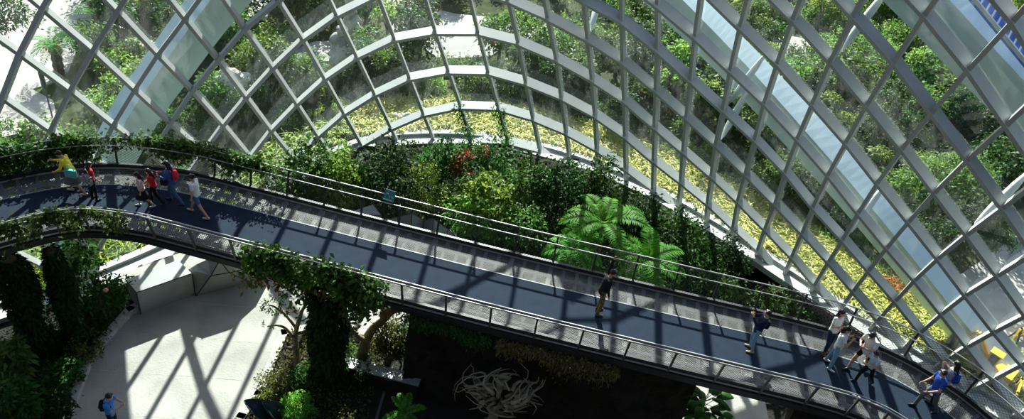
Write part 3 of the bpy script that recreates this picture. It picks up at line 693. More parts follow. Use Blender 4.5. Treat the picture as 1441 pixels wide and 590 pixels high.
# two signs on the railings
def panel_sign(name, label, p, w, h, face, material, marks):
    t = thing(name, label, 'sign', p); f = Vector(face).normalized(); r = Vector((0, 0, 1)).cross(f).normalized(); u = f.cross(r)
    mb = MB(); mb.bar(p - r * w / 2, p + r * w / 2, .025, h, u); mb.build('sign_panel', material, t)
    mb = MB()
    for (a, b, mw, mh) in marks: c = p + r * a + u * b + f * .016; mb.bar(c - r * mw / 2, c + r * mw / 2, .006, mh, u)
    if marks: mb.build('sign_marks', M['sign_mark'], t)
    mb = MB(); mb.tube([p - u * h * .5, p - u * (h * .5 + .22)], .015, 6); mb.build('sign_stem', M['post'], t)
    return t
sp = wp(near_s(at(547, 282, 5.4)), HW + .22, 1.0); sp = Vector((sp.x, sp.y, 5.5))
panel_sign('railing_sign', 'small square teal sign fixed to the railing nearest the glass', sp, .36, .36, (-.2, -.85, .5), M['teal_sign'],
           [(-.07, .05, .06, .04), (.03, -.03, .015, .07), (.08, -.03, .015, .07), (.13, -.04, .02, .05), (-.02, -.14, .3, .03), (0, .16, .3, .015)])
sp = wp(near_s(at(1314, 580, 5.4)), -HW + .1, .95)
panel_sign('railing_sign', 'small green sign on the railing by the pair at the walkway end', sp, .42, .26, (.2, .55, .8), M['green_sign'], [(0, .09, .36, .015)])

# ------------------------------------------------------------------ people
def remesh(mb, voxel, smooth=3, extra=None):
    me = bpy.data.meshes.new('tmp'); me.from_pydata(mb.v, [], mb.f); me.update()
    o = bpy.data.objects.new('tmp', me); COL.objects.link(o)
    r = o.modifiers.new('r', 'REMESH'); r.mode = 'VOXEL'; r.voxel_size = voxel; r.use_smooth_shade = True
    if smooth: s = o.modifiers.new('s', 'SMOOTH'); s.iterations = smooth; s.factor = .5
    dg = bpy.context.evaluated_depsgraph_get()
    new = bpy.data.meshes.new_from_object(o.evaluated_get(dg), depsgraph=dg)
    bpy.data.objects.remove(o); bpy.data.meshes.remove(me)
    return new
def mesh_child(name, me, material, parent):
    me.name = name; me.materials.clear(); me.materials.append(material)
    o = bpy.data.objects.new(name, me); COL.objects.link(o); o.parent = parent
    me.polygons.foreach_set('use_smooth', [True] * len(me.polygons)); return o
V3 = Vector
def person(label, feet, yaw, H=1.7, lean=(0, .04, 1), legs=None, arms=None, look=(0, 0), hair='short', top='white_cloth', sleeve='short', hem=.0,
           bottom='trousers', bmat='denim', shoe='black_shoe', female=False, skin='skin', zfloor=ZD + .02):
    """a standing or walking figure: legs = (thigh, shin) directions right then left, arms = (upper, fore) directions; x right, y forward"""
    k = H / 1.745
    legs = legs or [((.06, .05, -1), (.02, -.06, -1)), ((-.06, .02, -1), (-.02, -.08, -1))]
    arms = arms or [((.18, -.05, -1), (.05, .12, -1)), ((-.18, -.05, -1), (-.05, .12, -1))]
    up = V3(lean).normalized(); rt = V3((1, 0, 0)); rt = (rt - up * rt.dot(up)).normalized(); fw = up.cross(rt)
    Q = lambda x, y, z: rt * x + fw * y + up * z
    sw = .155 if female else .185; hw = .095
    J = {}
    for n, (a, b) in zip((1, -1), legs):
        hip = V3((n * hw, 0, 0)); kn = hip + V3(a).normalized() * .43; an = kn + V3(b).normalized() * .42
        J[n] = (hip, kn, an)
    zmin = min(J[1][2].z, J[-1][2].z) - .075
    sh = {n: Q(n * sw, 0, .475) for n in (1, -1)}
    el = {}; wr = {}
    for n, (a, b) in zip((1, -1), arms):
        el[n] = sh[n] + V3(a).normalized() * .285; wr[n] = el[n] + V3(b).normalized() * .245
    nk = Q(0, 0, .53); hd = Q(0, .02, .0) * 1 + Q(0, 0, .66)
    cy, sy = math.cos(look[0]), math.sin(look[0]); cp, sp_ = math.cos(look[1]), math.sin(look[1])
    # head frame: right, forward, up
    f0 = (fw * cy + rt * (-sy)); r0 = (rt * cy + fw * sy)
    hf = f0 * cp - up * sp_; hu = up * cp + f0 * sp_; hr = r0
    hd = nk + hu * .135 + hf * .02
    hm = Matrix((hr, hf, hu)).transposed()
    HQ = lambda x, y, z: hd + hr * x + hf * y + hu * z
    def torso(mb, g, z0=-.10, z1=.50, cx=1.0):
        prof = [(-.12, .135, .10), (-.02, .165, .115), (.08, .15, .105), (.18, .135 if female else .145, .10), (.30, .155, .115), (.40, .165, .11), (.47, .15 if female else .165, .085), (.515, .07, .06)]
        prof = [p for p in prof if z0 - .02 <= p[0] <= z1 + .02]; vs = []; n = 16
        for (z, a, b) in prof:
            s_ = (sw / .17 if z > .25 else 1) * cx
            for q in range(n):
                an = 2 * PI * q / n; vs.append(Q((a * s_ + g) * math.cos(an), (b + g) * math.sin(an), z))
        fs = [(i * n + q, i * n + (q + 1) % n, (i + 1) * n + (q + 1) % n, (i + 1) * n + q) for i in range(len(prof) - 1) for q in range(n)]
        fs += [tuple(range(n - 1, -1, -1)), tuple((len(prof) - 1) * n + q for q in range(n))]
        mb.add(vs, fs)
    B = MB(); torso(B, 0)
    for n in (1, -1):
        h, kn, an = J[n]
        B.cap(h, .085, kn, .055, 12); B.cap(kn, .055, an, .036, 12); B.cap(kn + V3((0, -.015, -.05)), .05, kn.lerp(an, .45) + V3((0, -.012, 0)), .046, 10)
        ft = V3((n * .12, 1, 0)).normalized(); B.cap(an + V3((0, 0, -.03)), .036, an + ft * .13 + V3((0, 0, -.05)), .026, 10); B.cap(an + V3((0, 0, -.04)) - ft * .04, .032, an + ft * .05 + V3((0, 0, -.045)), .03, 10)
        B.cap(sh[n], .055, el[n], .04, 10); B.cap(el[n], .04, wr[n], .026, 10); B.cap(Q(n * .06, 0, .46), .055, sh[n], .055, 10)
        # hand: palm, four fingers of unequal length with a bend, thumb from the palm's side
        d = (wr[n] - el[n]).normalized(); inw = V3((-n, .25, 0)); inw = (inw - d * inw.dot(d)).normalized(); sd = d.cross(inw) * n
        pc = wr[n] + d * .05
        B.cap(wr[n], .024, pc + d * .035, .026, 8); B.cap(wr[n] + sd * .016, .017, pc + d * .03 + sd * .022, .015, 8); B.cap(wr[n] - sd * .016, .017, pc + d * .03 - sd * .022, .015, 8)
        for f_, (o, ln) in enumerate(((.031, .07), (.011, .08), (-.010, .075), (-.030, .058))):
            a = pc + d * .04 + sd * o; b = a + (d * .9 + inw * .35).normalized() * ln * .5; c = b + (d * .55 + inw * .85).normalized() * ln * .5
            B.cap(a, .0098, b, .009, 6); B.cap(b, .009, c, .008, 6)
        a = pc + sd * .02 - d * .01; b = a + (sd * .8 + d * .5 + inw * .3).normalized() * .04; c = b + (d * .8 + inw * .5 + sd * .1).normalized() * .032
        B.cap(a, .013, b, .0105, 6); B.cap(b, .0105, c, .009, 6)
    B.cap(Q(0, -.01, .46), .058, nk + hu * .05, .05, 12)
    B.ell(HQ(0, 0, .02), (.074, .093, .108), hm, 16, 11); B.ell(HQ(0, .028, -.045), (.055, .06, .07), hm, 12, 8)
    B.cap(HQ(0, .088, .015), .011, HQ(0, .108, -.02), .016, 8)
    for n in (1, -1): B.ell(HQ(n * .077, -.008, -.005), (.012, .022, .034), hm, 8, 6); B.cap(HQ(n * .055, .075, .035), .012, HQ(n * .015, .085, .04), .012, 6)
    B.cap(HQ(-.018, .083, -.058), .009, HQ(.018, .083, -.058), .009, 6)
    root = thing('person', label, 'person', (feet[0], feet[1], zfloor), None, yaw, world=False)
    lift = V3((0, 0, -zmin)); S = lambda mb: setattr(mb, 'v', [tuple((V3(v) + lift) * k) for v in mb.v])
    S(B); me = remesh(B, .0095 * k, 2)
    eb = MB()
    for n in (1, -1): eb.ell(HQ(n * .032, .083, .018), (.014, .008, .009), hm, 8, 5)
    S(eb)
    bm = bmesh.new(); bm.from_mesh(me); nv = len(bm.faces)
    vv = [bm.verts.new(v) for v in eb.v]
    for f in eb.f: bm.faces.new([vv[i] for i in f]).material_index = 1
    bm.to_mesh(me); bm.free(); me.materials.clear()
    bo = mesh_child('body', me, M[skin], root); me.materials.append(M['eye'])
    # top
    T = MB(); torso(T, .018, -.06 - hem, .50)
    if sleeve != 'none':
        for n in (1, -1):
            T.cap(Q(n * .07, 0, .46), .062, sh[n], .066, 10)
            e = el[n] if sleeve == 'long' else sh[n].lerp(el[n], .55)
            T.cap(sh[n], .066, e, .056 if sleeve == 'short' else .052, 10)
            if sleeve == 'long': T.cap(el[n], .052, el[n].lerp(wr[n], .88), .038, 10)
    if bottom == 'dress':
        ring = []; 
        vs = []; n_ = 18
        for (z, a, b) in ((.02, .18, .13), (-.12, .21, .16), (-.35, .24, .19), (-.52, .26, .21)):
            cxy = V3((0, 0, 0)) if z > -.1 else (J[1][1] + J[-1][1]) * .5 * min(1, -z / .43); 
            for q in range(n_): vs.append(V3((a * math.cos(2 * PI * q / n_) + cxy.x, b * math.sin(2 * PI * q / n_) + cxy.y * .7, z)))
        T.add(vs, [(i * n_ + (q + 1) % n_, i * n_ + q, (i + 1) * n_ + q, (i + 1) * n_ + (q + 1) % n_) for i in range(3) for q in range(n_)] + [tuple(range(n_)), tuple(3 * n_ + q for q in range(n_ - 1, -1, -1))])
    S(T); mesh_child('shirt' if bottom != 'dress' else 'dress', remesh(T, .014 * k, 3), M[top], root)
    Bm = MB(); torso(Bm, .014, -.13, .0)
    if bottom in ('trousers', 'shorts', 'dress'):
        for n in (1, -1):
            h, kn, an = J[n]
            if bottom == 'shorts': Bm.cap(h, .10, h.lerp(kn, .55), .085, 12)
            else: Bm.cap(h, .098, kn, .068, 12); Bm.cap(kn, .068, kn.lerp(an, .93), .052, 12)
    else:
        n_ = 18; vs = []; c = (J[1][1] + J[-1][1]) * .5; sp2 = (J[1][1] - J[-1][1]).length * .35
        for (z, a, b, t) in ((.04, .165, .125, 0), (-.1, .20, .15, .25), (-.3, .23, .16 + sp2 * .5, .7), (-.42, .25, .17 + sp2 * .8, .95)):
            for q in range(n_): vs.append(V3((a * math.cos(2 * PI * q / n_) + c.x * t, b * math.sin(2 * PI * q / n_) + c.y * t, z)))
        Bm.add(vs, [(i * n_ + (q + 1) % n_, i * n_ + q, (i + 1) * n_ + q, (i + 1) * n_ + (q + 1) % n_) for i in range(3) for q in range(n_)] + [tuple(range(n_)), tuple(3 * n_ + q for q in range(n_ - 1, -1, -1))])
    S(Bm); mesh_child(bottom if bottom != 'dress' else 'trousers', remesh(Bm, .014 * k, 3), M[bmat], root)
    for n in (1, -1):
        h, kn, an = J[n]; ft = V3((n * .12, 1, 0)).normalized(); F = MB()
        F.cap(an + V3((0, 0, -.025)) - ft * .03, .044, an + V3((0, 0, -.04)) + ft * .05, .042, 10); F.cap(an + V3((0, 0, -.045)), .04, an + ft * .15 + V3((0, 0, -.05)), .032, 10)
        if shoe == 'boot': F.cap(an + V3((0, 0, -.02)), .05, an + V3((0, 0, .08)), .052, 10)
        S(F); mesh_child('shoe', remesh(F, .011 * k, 2), M[shoe], root)
    Hh = MB(); Hh.ell(HQ(0, -.016, .043), (.086, .096, .098), hm, 16, 11); Hh.cap(HQ(-.05, .045, .085), .04, HQ(.05, .045, .085), .04, 10)
    if hair in ('long', 'pony'):
        Hh.cap(HQ(0, -.06, .0), .075, HQ(0, -.085, -.16), .055, 12)
        if hair == 'long':
            for n in (1, -1): Hh.cap(HQ(n * .06, -.03, .01), .04, HQ(n * .07, -.05, -.19), .034, 10)
            Hh.cap(HQ(0, -.08, -.12), .07, Q(0, -.12, .36), .045, 12)
        else: Hh.cap(HQ(0, -.11, .03), .035, HQ(0, -.15, -.2), .018, 8)
    if hair == 'bun': Hh.ell(HQ(0, -.09, .10), (.045, .045, .045), hm); 
    S(Hh); mesh_child('hair', remesh(Hh, .012 * k, 2), M['hair'], root)
    W = Matrix.Translation(root.location) @ Matrix.Rotation(yaw, 4, 'Z')
    T_ = lambda p: W @ ((V3(p) + lift) * k)
    return root, {'hand_r': T_(wr[1] + (wr[1] - el[1]).normalized() * .09), 'hand_l': T_(wr[-1] + (wr[-1] - el[-1]).normalized() * .09), 'chest': T_(Q(0, .13, .33)), 'back': T_(Q(0, -.17, .28)), 'hip_r': T_(Q(.22, 0, -.05)), 'hip_l': T_(Q(-.22, 0, -.05)), 'W': W, 'sh_r': T_(Q(.13, .02, .53)), 'sh_l': T_(Q(-.13, .02, .53)), 'yaw': yaw}
def backpack(label, pos, yaw, m_, s=1.0, straps=True):
    t = thing('backpack', label, 'backpack', pos, None, yaw, world=False)
    mb = MB(); mb.ell((0, -.01, 0), (.15 * s, .085 * s, .22 * s)); mb.box((0, 0, -.03 * s), (.24 * s, .12 * s, .32 * s)); mesh_child('bag_body', remesh(mb, .018, 4), M[m_], t)
    mb = MB(); mb.ell((0, -.085 * s, -.07 * s), (.10 * s, .04 * s, .09 * s)); mesh_child('front_pocket', remesh(mb, .014, 2), M[m_], t)
    for n in (-1, 1):
        mb = MB(); mb.tube([(n * .09, .04, .16 * s), (n * .10, .10, .24 * s), (n * .10, .17, .23 * s), (n * .11, .27, .10 * s), (n * .13, .24, -.06 * s), (n * .13, .09, -.14 * s)], .016, 6); mb.build('strap', M[m_], t, smooth=True)
    return t
def shoulder_bag(label, pos, yaw, m_, w=.26, h=.22, d=.1, top=None):
    t = thing('shoulder_bag', label, 'bag', pos, None, yaw, world=False)
    mb = MB(); mb.box((0, 0, 0), (d, w, h)); mb.ell((0, 0, -.02), (d * .62, w * .5, h * .52)); mesh_child('bag_body', remesh(mb, .016, 4), M[m_], t)
    mb = MB(); mb.tube([(0, -w * .4, h * .45), (.0, -w * .3, h * .9), (0, 0, h * 1.25), (0, w * .3, h * .9), (0, w * .4, h * .45)], .011, 6); mb.build('strap', M[m_], t, smooth=True)
    return t
def handheld(name, label, cat, pos, yaw, lens=False):
    t = thing(name, label, cat, pos, None, yaw, world=False)
    mb = MB()
    if lens:
        mb.box((0, 0, 0), (.13, .06, .09)); mb.build('camera_body', M['device'], t); mb = MB(); mb.tube([(0, .03, 0), (0, .10, 0)], .035, 10); mb.build('lens', M['device'], t)
    else:
        mb.box((0, 0, 0), (.075, .01, .15)); mb.build('phone_body', M['device'], t); mb = MB(); mb.box((0, -.0065, 0), (.066, .002, .135)); mb.build('screen', M['lamp_dark'], t)
    return t
LEFT, RIGHT, CAMW, AWAY = R(90), R(-90), R(180), 0.0
def deck(px, py): return at(px, py, ZD + .02)
STEP = [((.05, .42, -1), (.02, .05, -1)), ((-.05, -.30, -1), (-.02, -.62, -1))]
WIDE = [((.05, .55, -1), (.02, .30, -1)), ((-.05, -.42, -1), (-.02, -.62, -1))]
_, a = person('person in yellow top and grey skirt stepping forward, one arm held out', deck(108, 272), LEFT + R(8), 1.62, (0, .28, 1), STEP,
       [((.15, .75, -.75), (0, 1, -.1)), ((-.2, .3, -1), (.15, .75, -.55))], (0, .25), 'short', 'yellow_cloth', 'long', .03, 'skirt', 'grey_cloth', 'beige_shoe', True)
shoulder_bag('teal shoulder bag at the hip of the person in the yellow top', a['hip_l'] + V3((.06, .02, .1)), LEFT, 'teal_cloth', .34, .26)
_, a = person('person in a red top seen from behind, at the vine-hung near railing', deck(134, 281), AWAY + R(-30), 1.38, (0, .05, 1), None, [((.2, .1, -1), (0, .5, -.8)), ((-.2, .1, -1), (0, .4, -1))], (0, .15), 'long', 'red_cloth', 'short', .02, 'trousers', 'black_cloth', 'black_shoe', True)
shoulder_bag('black and grey patterned bag on the back of the person in the red top', a['back'] + V3((.1, -.06, -.08)), AWAY + R(60), 'pattern_cloth', .34, .3, .12)
person('child in pink and white striped top and black skirt beside a child in red', deck(204, 291), LEFT + R(25), 1.33, (0, .06, 1), STEP, None, (0, .15), 'long', 'pink_white', 'short', 0, 'skirt', 'black_cloth', 'white_shoe', True)
person('child in a red top and dark trousers close behind the child in stripes', deck(220, 287), LEFT + R(10), 1.36, (0, .08, 1), STEP, [((.2, .3, -1), (0, .8, -.6)), ((-.2, .3, -1), (.1, .8, -.5))], (0, .2), 'long', 'red_cloth', 'short', 0, 'trousers', 'black_cloth', 'black_shoe', True)
_, a = person('person in a blue denim jacket and jeans with long hair walking left', deck(246, 286), LEFT, 1.62, (0, .05, 1), STEP, [((.2, .35, -1), (-.4, 1, .1)), ((-.2, .3, -1), (.45, 1, .05))], (0, .15), 'long', 'blue_jacket', 'long', .04, 'trousers', 'denim', 'black_shoe', True)
backpack('red backpack on the person in the blue denim jacket', a['back'], LEFT, 'red_cloth', .85)
shoulder_bag('small black bag hanging at the front of the person in the blue denim jacket', a['hip_l'] + V3((-.12, .0, .12)), LEFT, 'black_cloth', .2, .18, .09)
person('person in a white top and denim shorts taking a long stride', deck(280, 303), LEFT + R(-6), 1.6, (0, .06, 1), WIDE, [((.16, .0, -1), (0, .25, -1)), ((-.16, -.1, -1), (0, .2, -1))], (0, .1), 'bun', 'white_cloth', 'short', .0, 'shorts', 'denim', 'beige_shoe', True)
person('person in black with camouflage trousers reaching one arm straight up', deck(840, 440), RIGHT + R(8), 1.74, (0, .16, 1), [((.05, .10, -1), (.02, -.15, -1)), ((-.05, .16, -1), (-.02, -.10, -1))],
       [((.15, .0, -1), (0, .25, -1)), ((-.06, .12, 1), (.02, .08, 1))], (0, .1), 'short', 'black_cloth', 'long', .06, 'trousers', 'camo', 'boot')
_, a = person('person in a navy top and jeans holding a phone up with both hands', deck(1054, 492), LEFT + R(-10), 1.62, (0, -.10, 1), [((.05, .10, -1), (.02, -.16, -1)), ((-.05, .02, -1), (-.02, -.2, -1))],
       [((.2, .7, -.55), (-.55, .6, .8)), ((-.2, .7, -.55), (.55, .6, .8))], (0, .0), 'short', 'navy_cloth', 'long', .05, 'trousers', 'denim_light', 'beige_shoe', True)
handheld('phone', 'dark phone held up by the person in the navy top', 'phone', (a['hand_r'] + a['hand_l']) * .5 + V3((-.02, 0, .04)), LEFT)
shoulder_bag('black shoulder bag on the person in the navy top', a['hip_r'] + V3((.12, -.02, .1)), LEFT, 'black_cloth', .34, .28, .13)
person('person in white top and dark jeans with folded arms at the railing', deck(1157, 494), CAMW + R(35), 1.62, (-.1, -.12, 1), [((.05, .25, -1), (.02, .1, -1)), ((-.05, .1, -1), (-.02, 0, -1))],
       [((.25, .2, -1), (-1, .55, .1)), ((-.25, .2, -1), (1, .55, .2))], (.2, .05), 'long', 'white_cloth', 'short', 0, 'trousers', 'denim_dark', 'boot', True)
_, a = person('person in a white top and pale jeans raising a camera to the face', deck(1164, 515), RIGHT + R(-25), 1.63, (0, -.02, 1), [((.08, .14, -1), (.02, .04, -1)), ((-.14, -.08, -1), (-.08, -.16, -1))],
       [((.3, .55, -.7), (-.62, .4, 1)), ((-.3, .55, -.7), (.62, .4, 1))], (0, .02), 'pony', 'white_cloth', 'short', .05, 'trousers', 'denim_light', 'white_shoe', True)
handheld('camera', 'black camera raised by the person in pale jeans', 'camera', (a['hand_r'] + a['hand_l']) * .5, RIGHT + R(-25), True)
_, a = person('person in a white T-shirt and black shorts looking down at the hands', deck(1203, 522), LEFT + R(30), 1.72, (0, .14, 1), STEP, [((.2, .25, -1), (-.62, .8, .2)), ((-.2, .25, -1), (.62, .8, .2))], (0, .5), 'short', 'white_cloth', 'short', .04, 'shorts', 'black_cloth', 'black_shoe')
shoulder_bag('black strapped bag slung over the person in the white T-shirt', a['back'] + V3((.04, -.03, -.1)), LEFT + R(30), 'black_cloth', .24, .24, .1)
person('child in pale top and dark trousers before the person in a white T-shirt', deck(1212, 539), LEFT + R(20), 1.36, (0, .1, 1), STEP, [((.2, .25, -1), (-.5, .8, .1)), ((-.2, .25, -1), (.5, .8, .1))], (0, .3), 'short', 'pale_blue', 'short', 0, 'trousers', 'black_cloth', 'black_shoe')
_, a = person('person in grey with long black hair facing the glass at the walkway end', deck(1311, 566), LEFT + R(-50), 1.66, (0, .03, 1), None, [((.25, .5, -.8), (-.6, .55, .8)), ((-.25, .5, -.8), (.6, .55, .8))], (0, .0), 'long', 'grey_top', 'short', .03, 'trousers', 'black_cloth', 'black_shoe', True)
backpack('blue backpack on the person in grey at the walkway end', a['back'], LEFT + R(-50), 'royal_blue', .8)
person('person in royal blue top and grey trousers at the walkway end', deck(1297, 577), LEFT + R(5), 1.68, (0, .12, 1), STEP, [((.2, .2, -1), (-.1, .7, -.6)), ((-.2, .25, -1), (.1, .9, -.4))], (0, .15), 'short', 'royal_blue', 'short', .14, 'trousers', 'grey_cloth', 'black_shoe')
_, a = person('person in a blue shirt and black trousers taking a photo on the plaza floor', at(163, 607, 0), RIGHT + R(10), 1.72, (0, .03, 1), None, [((.16, .55, -.8), (-.62, .8, .35)), ((-.16, .55, -.8), (.62, .8, .35))], (0, .3), 'short', 'sky_shirt', 'short', .04, 'trousers', 'black_cloth', 'black_shoe', False, 'skin', 0.0)
handheld('phone', 'dark phone held by the person on the plaza floor', 'phone', (a['hand_r'] + a['hand_l']) * .5 + V3((.02, 0, .04)), RIGHT)
backpack('black backpack on the person standing on the plaza floor', a['back'], RIGHT + R(10), 'black_cloth', .9)

# ------------------------------------------------------------------ planted walls, mountain
NE = lambda s, o=0, z=0: wp(s, -HW - .05 + o, z)
sa, sb = near_s((-2.6, 15)), near_s((5.9, 14.4)); a, b = NE(sa, .6), NE(sb, .6)
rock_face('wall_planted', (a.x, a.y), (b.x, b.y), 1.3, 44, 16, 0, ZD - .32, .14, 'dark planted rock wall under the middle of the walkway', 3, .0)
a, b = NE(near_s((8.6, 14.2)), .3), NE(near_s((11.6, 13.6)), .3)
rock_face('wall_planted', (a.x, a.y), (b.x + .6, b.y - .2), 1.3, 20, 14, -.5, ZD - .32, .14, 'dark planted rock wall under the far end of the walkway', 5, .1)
rock_face('wall_mountain', (-30, -2.5), (30, -2.5), 3.0, 60, 30, -1, 34, .5, 'dark planted mountain face the view is taken from', 9, -.05).location.y = -7.0  # out of view; mountain mass added to block sky light from behind
# moss and dry fronds hanging from the rim of the planted wall
rg = np.random.default_rng(21)
def rim(sa, sb, n, spread, drop, size, m_, nm, label, cat, o=-.0, up=.0, **k):
    s = rg.uniform(sa, sb, n); clus = np.sin(s * 5) * .5 + np.sin(s * 2.3 + 1) * .5
    P = np.array([tuple(NE(q, rg.normal(o, spread), -.24 + up - abs(rg.normal(0, drop)) * (1.1 + .8 * c_))) for q, c_ in zip(s, clus)])
    V, F = leaf_arrays(P, np.tile(np.array([[0, -.6, -.3]]), (n, 1)), size, rg, **k)
    c = NE((sa + sb) / 2); t = thing(nm, label, cat, (c.x, c.y, ZD - .3))
    fast_obj('foliage', V, F, m_, t); return t
rim(near_s((.2, 15)), near_s((3.6, 14.6)), 2200, .12, .22, .13, M['moss'], 'hanging_fern', 'mossy brown ferns hanging from the rim of the dark planted wall', 'hanging plant', -.12, aspect=.25, droop=.8)
rim(near_s((-2.6, 15)), near_s((0.0, 15)), 1300, .1, .15, .12, M['leaf_dark'], 'hanging_fern', 'dark ferns along the rim just right of the vine column', 'hanging plant', -.12, aspect=.25, droop=.7)

# ------------------------------------------------------------------ metal-clad benches and huts
def poly_thing(name, label, cat, verts, faces, material, seams=(), seam_m='clad_dark', loc=None, dark=()):
    c = loc or (sum(v[0] for v in verts) / len(verts), sum(v[1] for v in verts) / len(verts), 0)
    t = thing(name, label, cat, c)
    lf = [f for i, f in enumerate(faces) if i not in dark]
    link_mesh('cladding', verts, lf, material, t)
    if dark: link_mesh('painted_shade_panel', verts, [f for i, f in enumerate(faces) if i in dark], M['clad_dark'], t)  # shade put into the colour: these faces get the darker cladding
    mb = MB()
    for i, j in seams: mb.tube([Vector(verts[i]), Vector(verts[j])], .018, 5)
    if mb.n: mb.build('seam', M['kerb_dark'], t)
    return t
q = [at(177, 394, 1.0), at(250.5, 366, 1.0), at(270, 385, 1.0), at(192, 412, 1.0)]
vs = [tuple(p) for p in q] + [(p.x, p.y, 0.0) for p in q]
poly_thing('planter_box', 'long grey metal box with a pale slanting lid beside the plaza', 'box', vs, [(0, 3, 2, 1), (4, 5, 6, 7), (0, 1, 5, 4), (1, 2, 6, 5), (2, 3, 7, 6), (3, 0, 4, 7)], M['clad'], [(3, 2), (3, 7), (2, 6), (0, 3)])
A = [at(276, 417, 0), at(350, 397, 0), at(392, 372, 0)]; T = [at(266, 379, .95), at(277, 372, 1.0), at(292, 365, 1.35), at(309, 367, 1.4), at(323, 384, .9), at(297, 388, 1.0), at(345, 364, 1.3), at(372, 372, .8)]
vs = [tuple(p) for p in A + T] + [(T[0].x, T[0].y + .1, 0), (T[2].x, T[2].y + .5, 0), (T[6].x, T[6].y + .4, 0)]
poly_thing('faceted_planter', 'faceted grey metal planter next to the long metal box', 'planter', vs,
           [(0, 8, 3), (0, 7, 8), (0, 1, 7), (8, 7, 6), (8, 6, 5), (8, 5, 4, 3), (1, 10, 7), (7, 10, 9, 6), (1, 2, 10), (3, 4, 5, 12, 11), (5, 6, 9, 13, 12), (9, 10, 2, 13), (0, 3, 11)], M['clad'], [(0, 8), (8, 7), (7, 1), (8, 6), (6, 7), (7, 10), (0, 3)])
def hut(name, label, base, apex, ridge=None):
    vs = [tuple(p) for p in base] + [tuple(p) for p in apex]; n = len(base)
    return vs, n
P = [at(478, 318, .2), at(540, 322, .2), at(548, 300, .2), at(500, 285, .2), at(476, 305, 1.5), at(488, 300, 1.8), at(525, 288, 1.8), at(537, 303, 1.5)]
vs = [(p.x, p.y, .0 if i < 4 else p.z) for i, p in enumerate(P)]
vs[0] = (vs[4][0], vs[4][1] - .1, 0); vs[1] = (vs[7][0], vs[7][1] - .1, 0); vs[2] = (vs[6][0] + .2, vs[6][1] + .5, 0); vs[3] = (vs[5][0], vs[5][1] + .5, 0)
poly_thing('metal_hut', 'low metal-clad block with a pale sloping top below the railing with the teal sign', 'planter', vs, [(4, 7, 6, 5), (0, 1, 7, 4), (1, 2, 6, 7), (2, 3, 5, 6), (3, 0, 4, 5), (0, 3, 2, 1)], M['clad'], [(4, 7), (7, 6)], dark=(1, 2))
def peaks(label, px, dark):
    """folded metal roof: ridge points (px, py, z) with a front hem and a back hem on the ground"""
    top = [at(*p) for p in px]; n = len(top)
    vs = [tuple(p) for p in top] + [(p.x + .12, p.y - .75, 0.0) for p in top] + [(p.x - .05, p.y + .9, 0.0) for p in top]
    fs = []
    for i in range(n - 1): fs += [(n + i, n + i + 1, i + 1), (n + i, i + 1, i)] if i % 2 else [(n + i, n + i + 1, i), (n + i + 1, i + 1, i)]; fs += [(i, i + 1, 2 * n + i + 1, 2 * n + i)]
    fs += [(n, 0, 2 * n), (n - 1, 2 * n - 1, 3 * n - 1)]
    return poly_thing('faceted_planter', label, 'planter', vs, fs, M['clad'], [(i, n + i) for i in range(n)] + [(i, i + 1) for i in range(n - 1)], dark=dark)
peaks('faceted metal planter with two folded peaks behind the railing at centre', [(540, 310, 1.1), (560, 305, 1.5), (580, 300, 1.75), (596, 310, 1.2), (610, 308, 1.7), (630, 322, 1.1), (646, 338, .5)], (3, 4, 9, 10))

# ------------------------------------------------------------------ plants inside
def bush(name, label, cat, px, py, zc, r, rz, m_, n=1500, size=.14, blobs=None, seed=0, stem=True, ground=0.12, group=None, stem_m='bark', **k):
    rg = np.random.default_rng(seed + 100); c = at(px, py, zc); gz = ground + (lowering(c.x, c.y) if (c.x > 7 and c.y > 14) or c.y > 20.2 else 0)
    t = thing(name, label, cat, (c.x, c.y, gz), group)
    bl = blobs or [(0, 0, 0, r * .8, r * .8, rz * .8), (r * .5, -r * .2, -rz * .25, r * .55, r * .55, rz * .6), (-r * .5, r * .1, -rz * .2, r * .55, r * .55, rz * .6), (.1 * r, r * .3, rz * .35, r * .5, r * .5, rz * .5), (0, -r * .35, -rz * .5, r * .6, r * .5, rz * .4)]
    bl = [(b[0] + c.x, b[1] + c.y, b[2] + c.z, b[3], b[4], b[5]) for b in bl]
    V, F = canopy(bl, n, size, rg, **k); V[:, 2] = np.maximum(V[:, 2], gz)
    fast_obj('foliage', V, F, M[m_], t)
    if stem:
        mb = MB()
        for q in range(4):
            e = Vector(bl[q % len(bl)][:3]); b0 = Vector((c.x + rg.normal(0, .06), c.y + rg.normal(0, .06), gz)); mid = b0.lerp(e, .5) + Vector((rg.normal(0, .08), rg.normal(0, .08), .1))
            mb.tube([b0, mid, e], [.035, .025, .01], 6)
        mb.build('stem', M[stem_m], t)
    return t
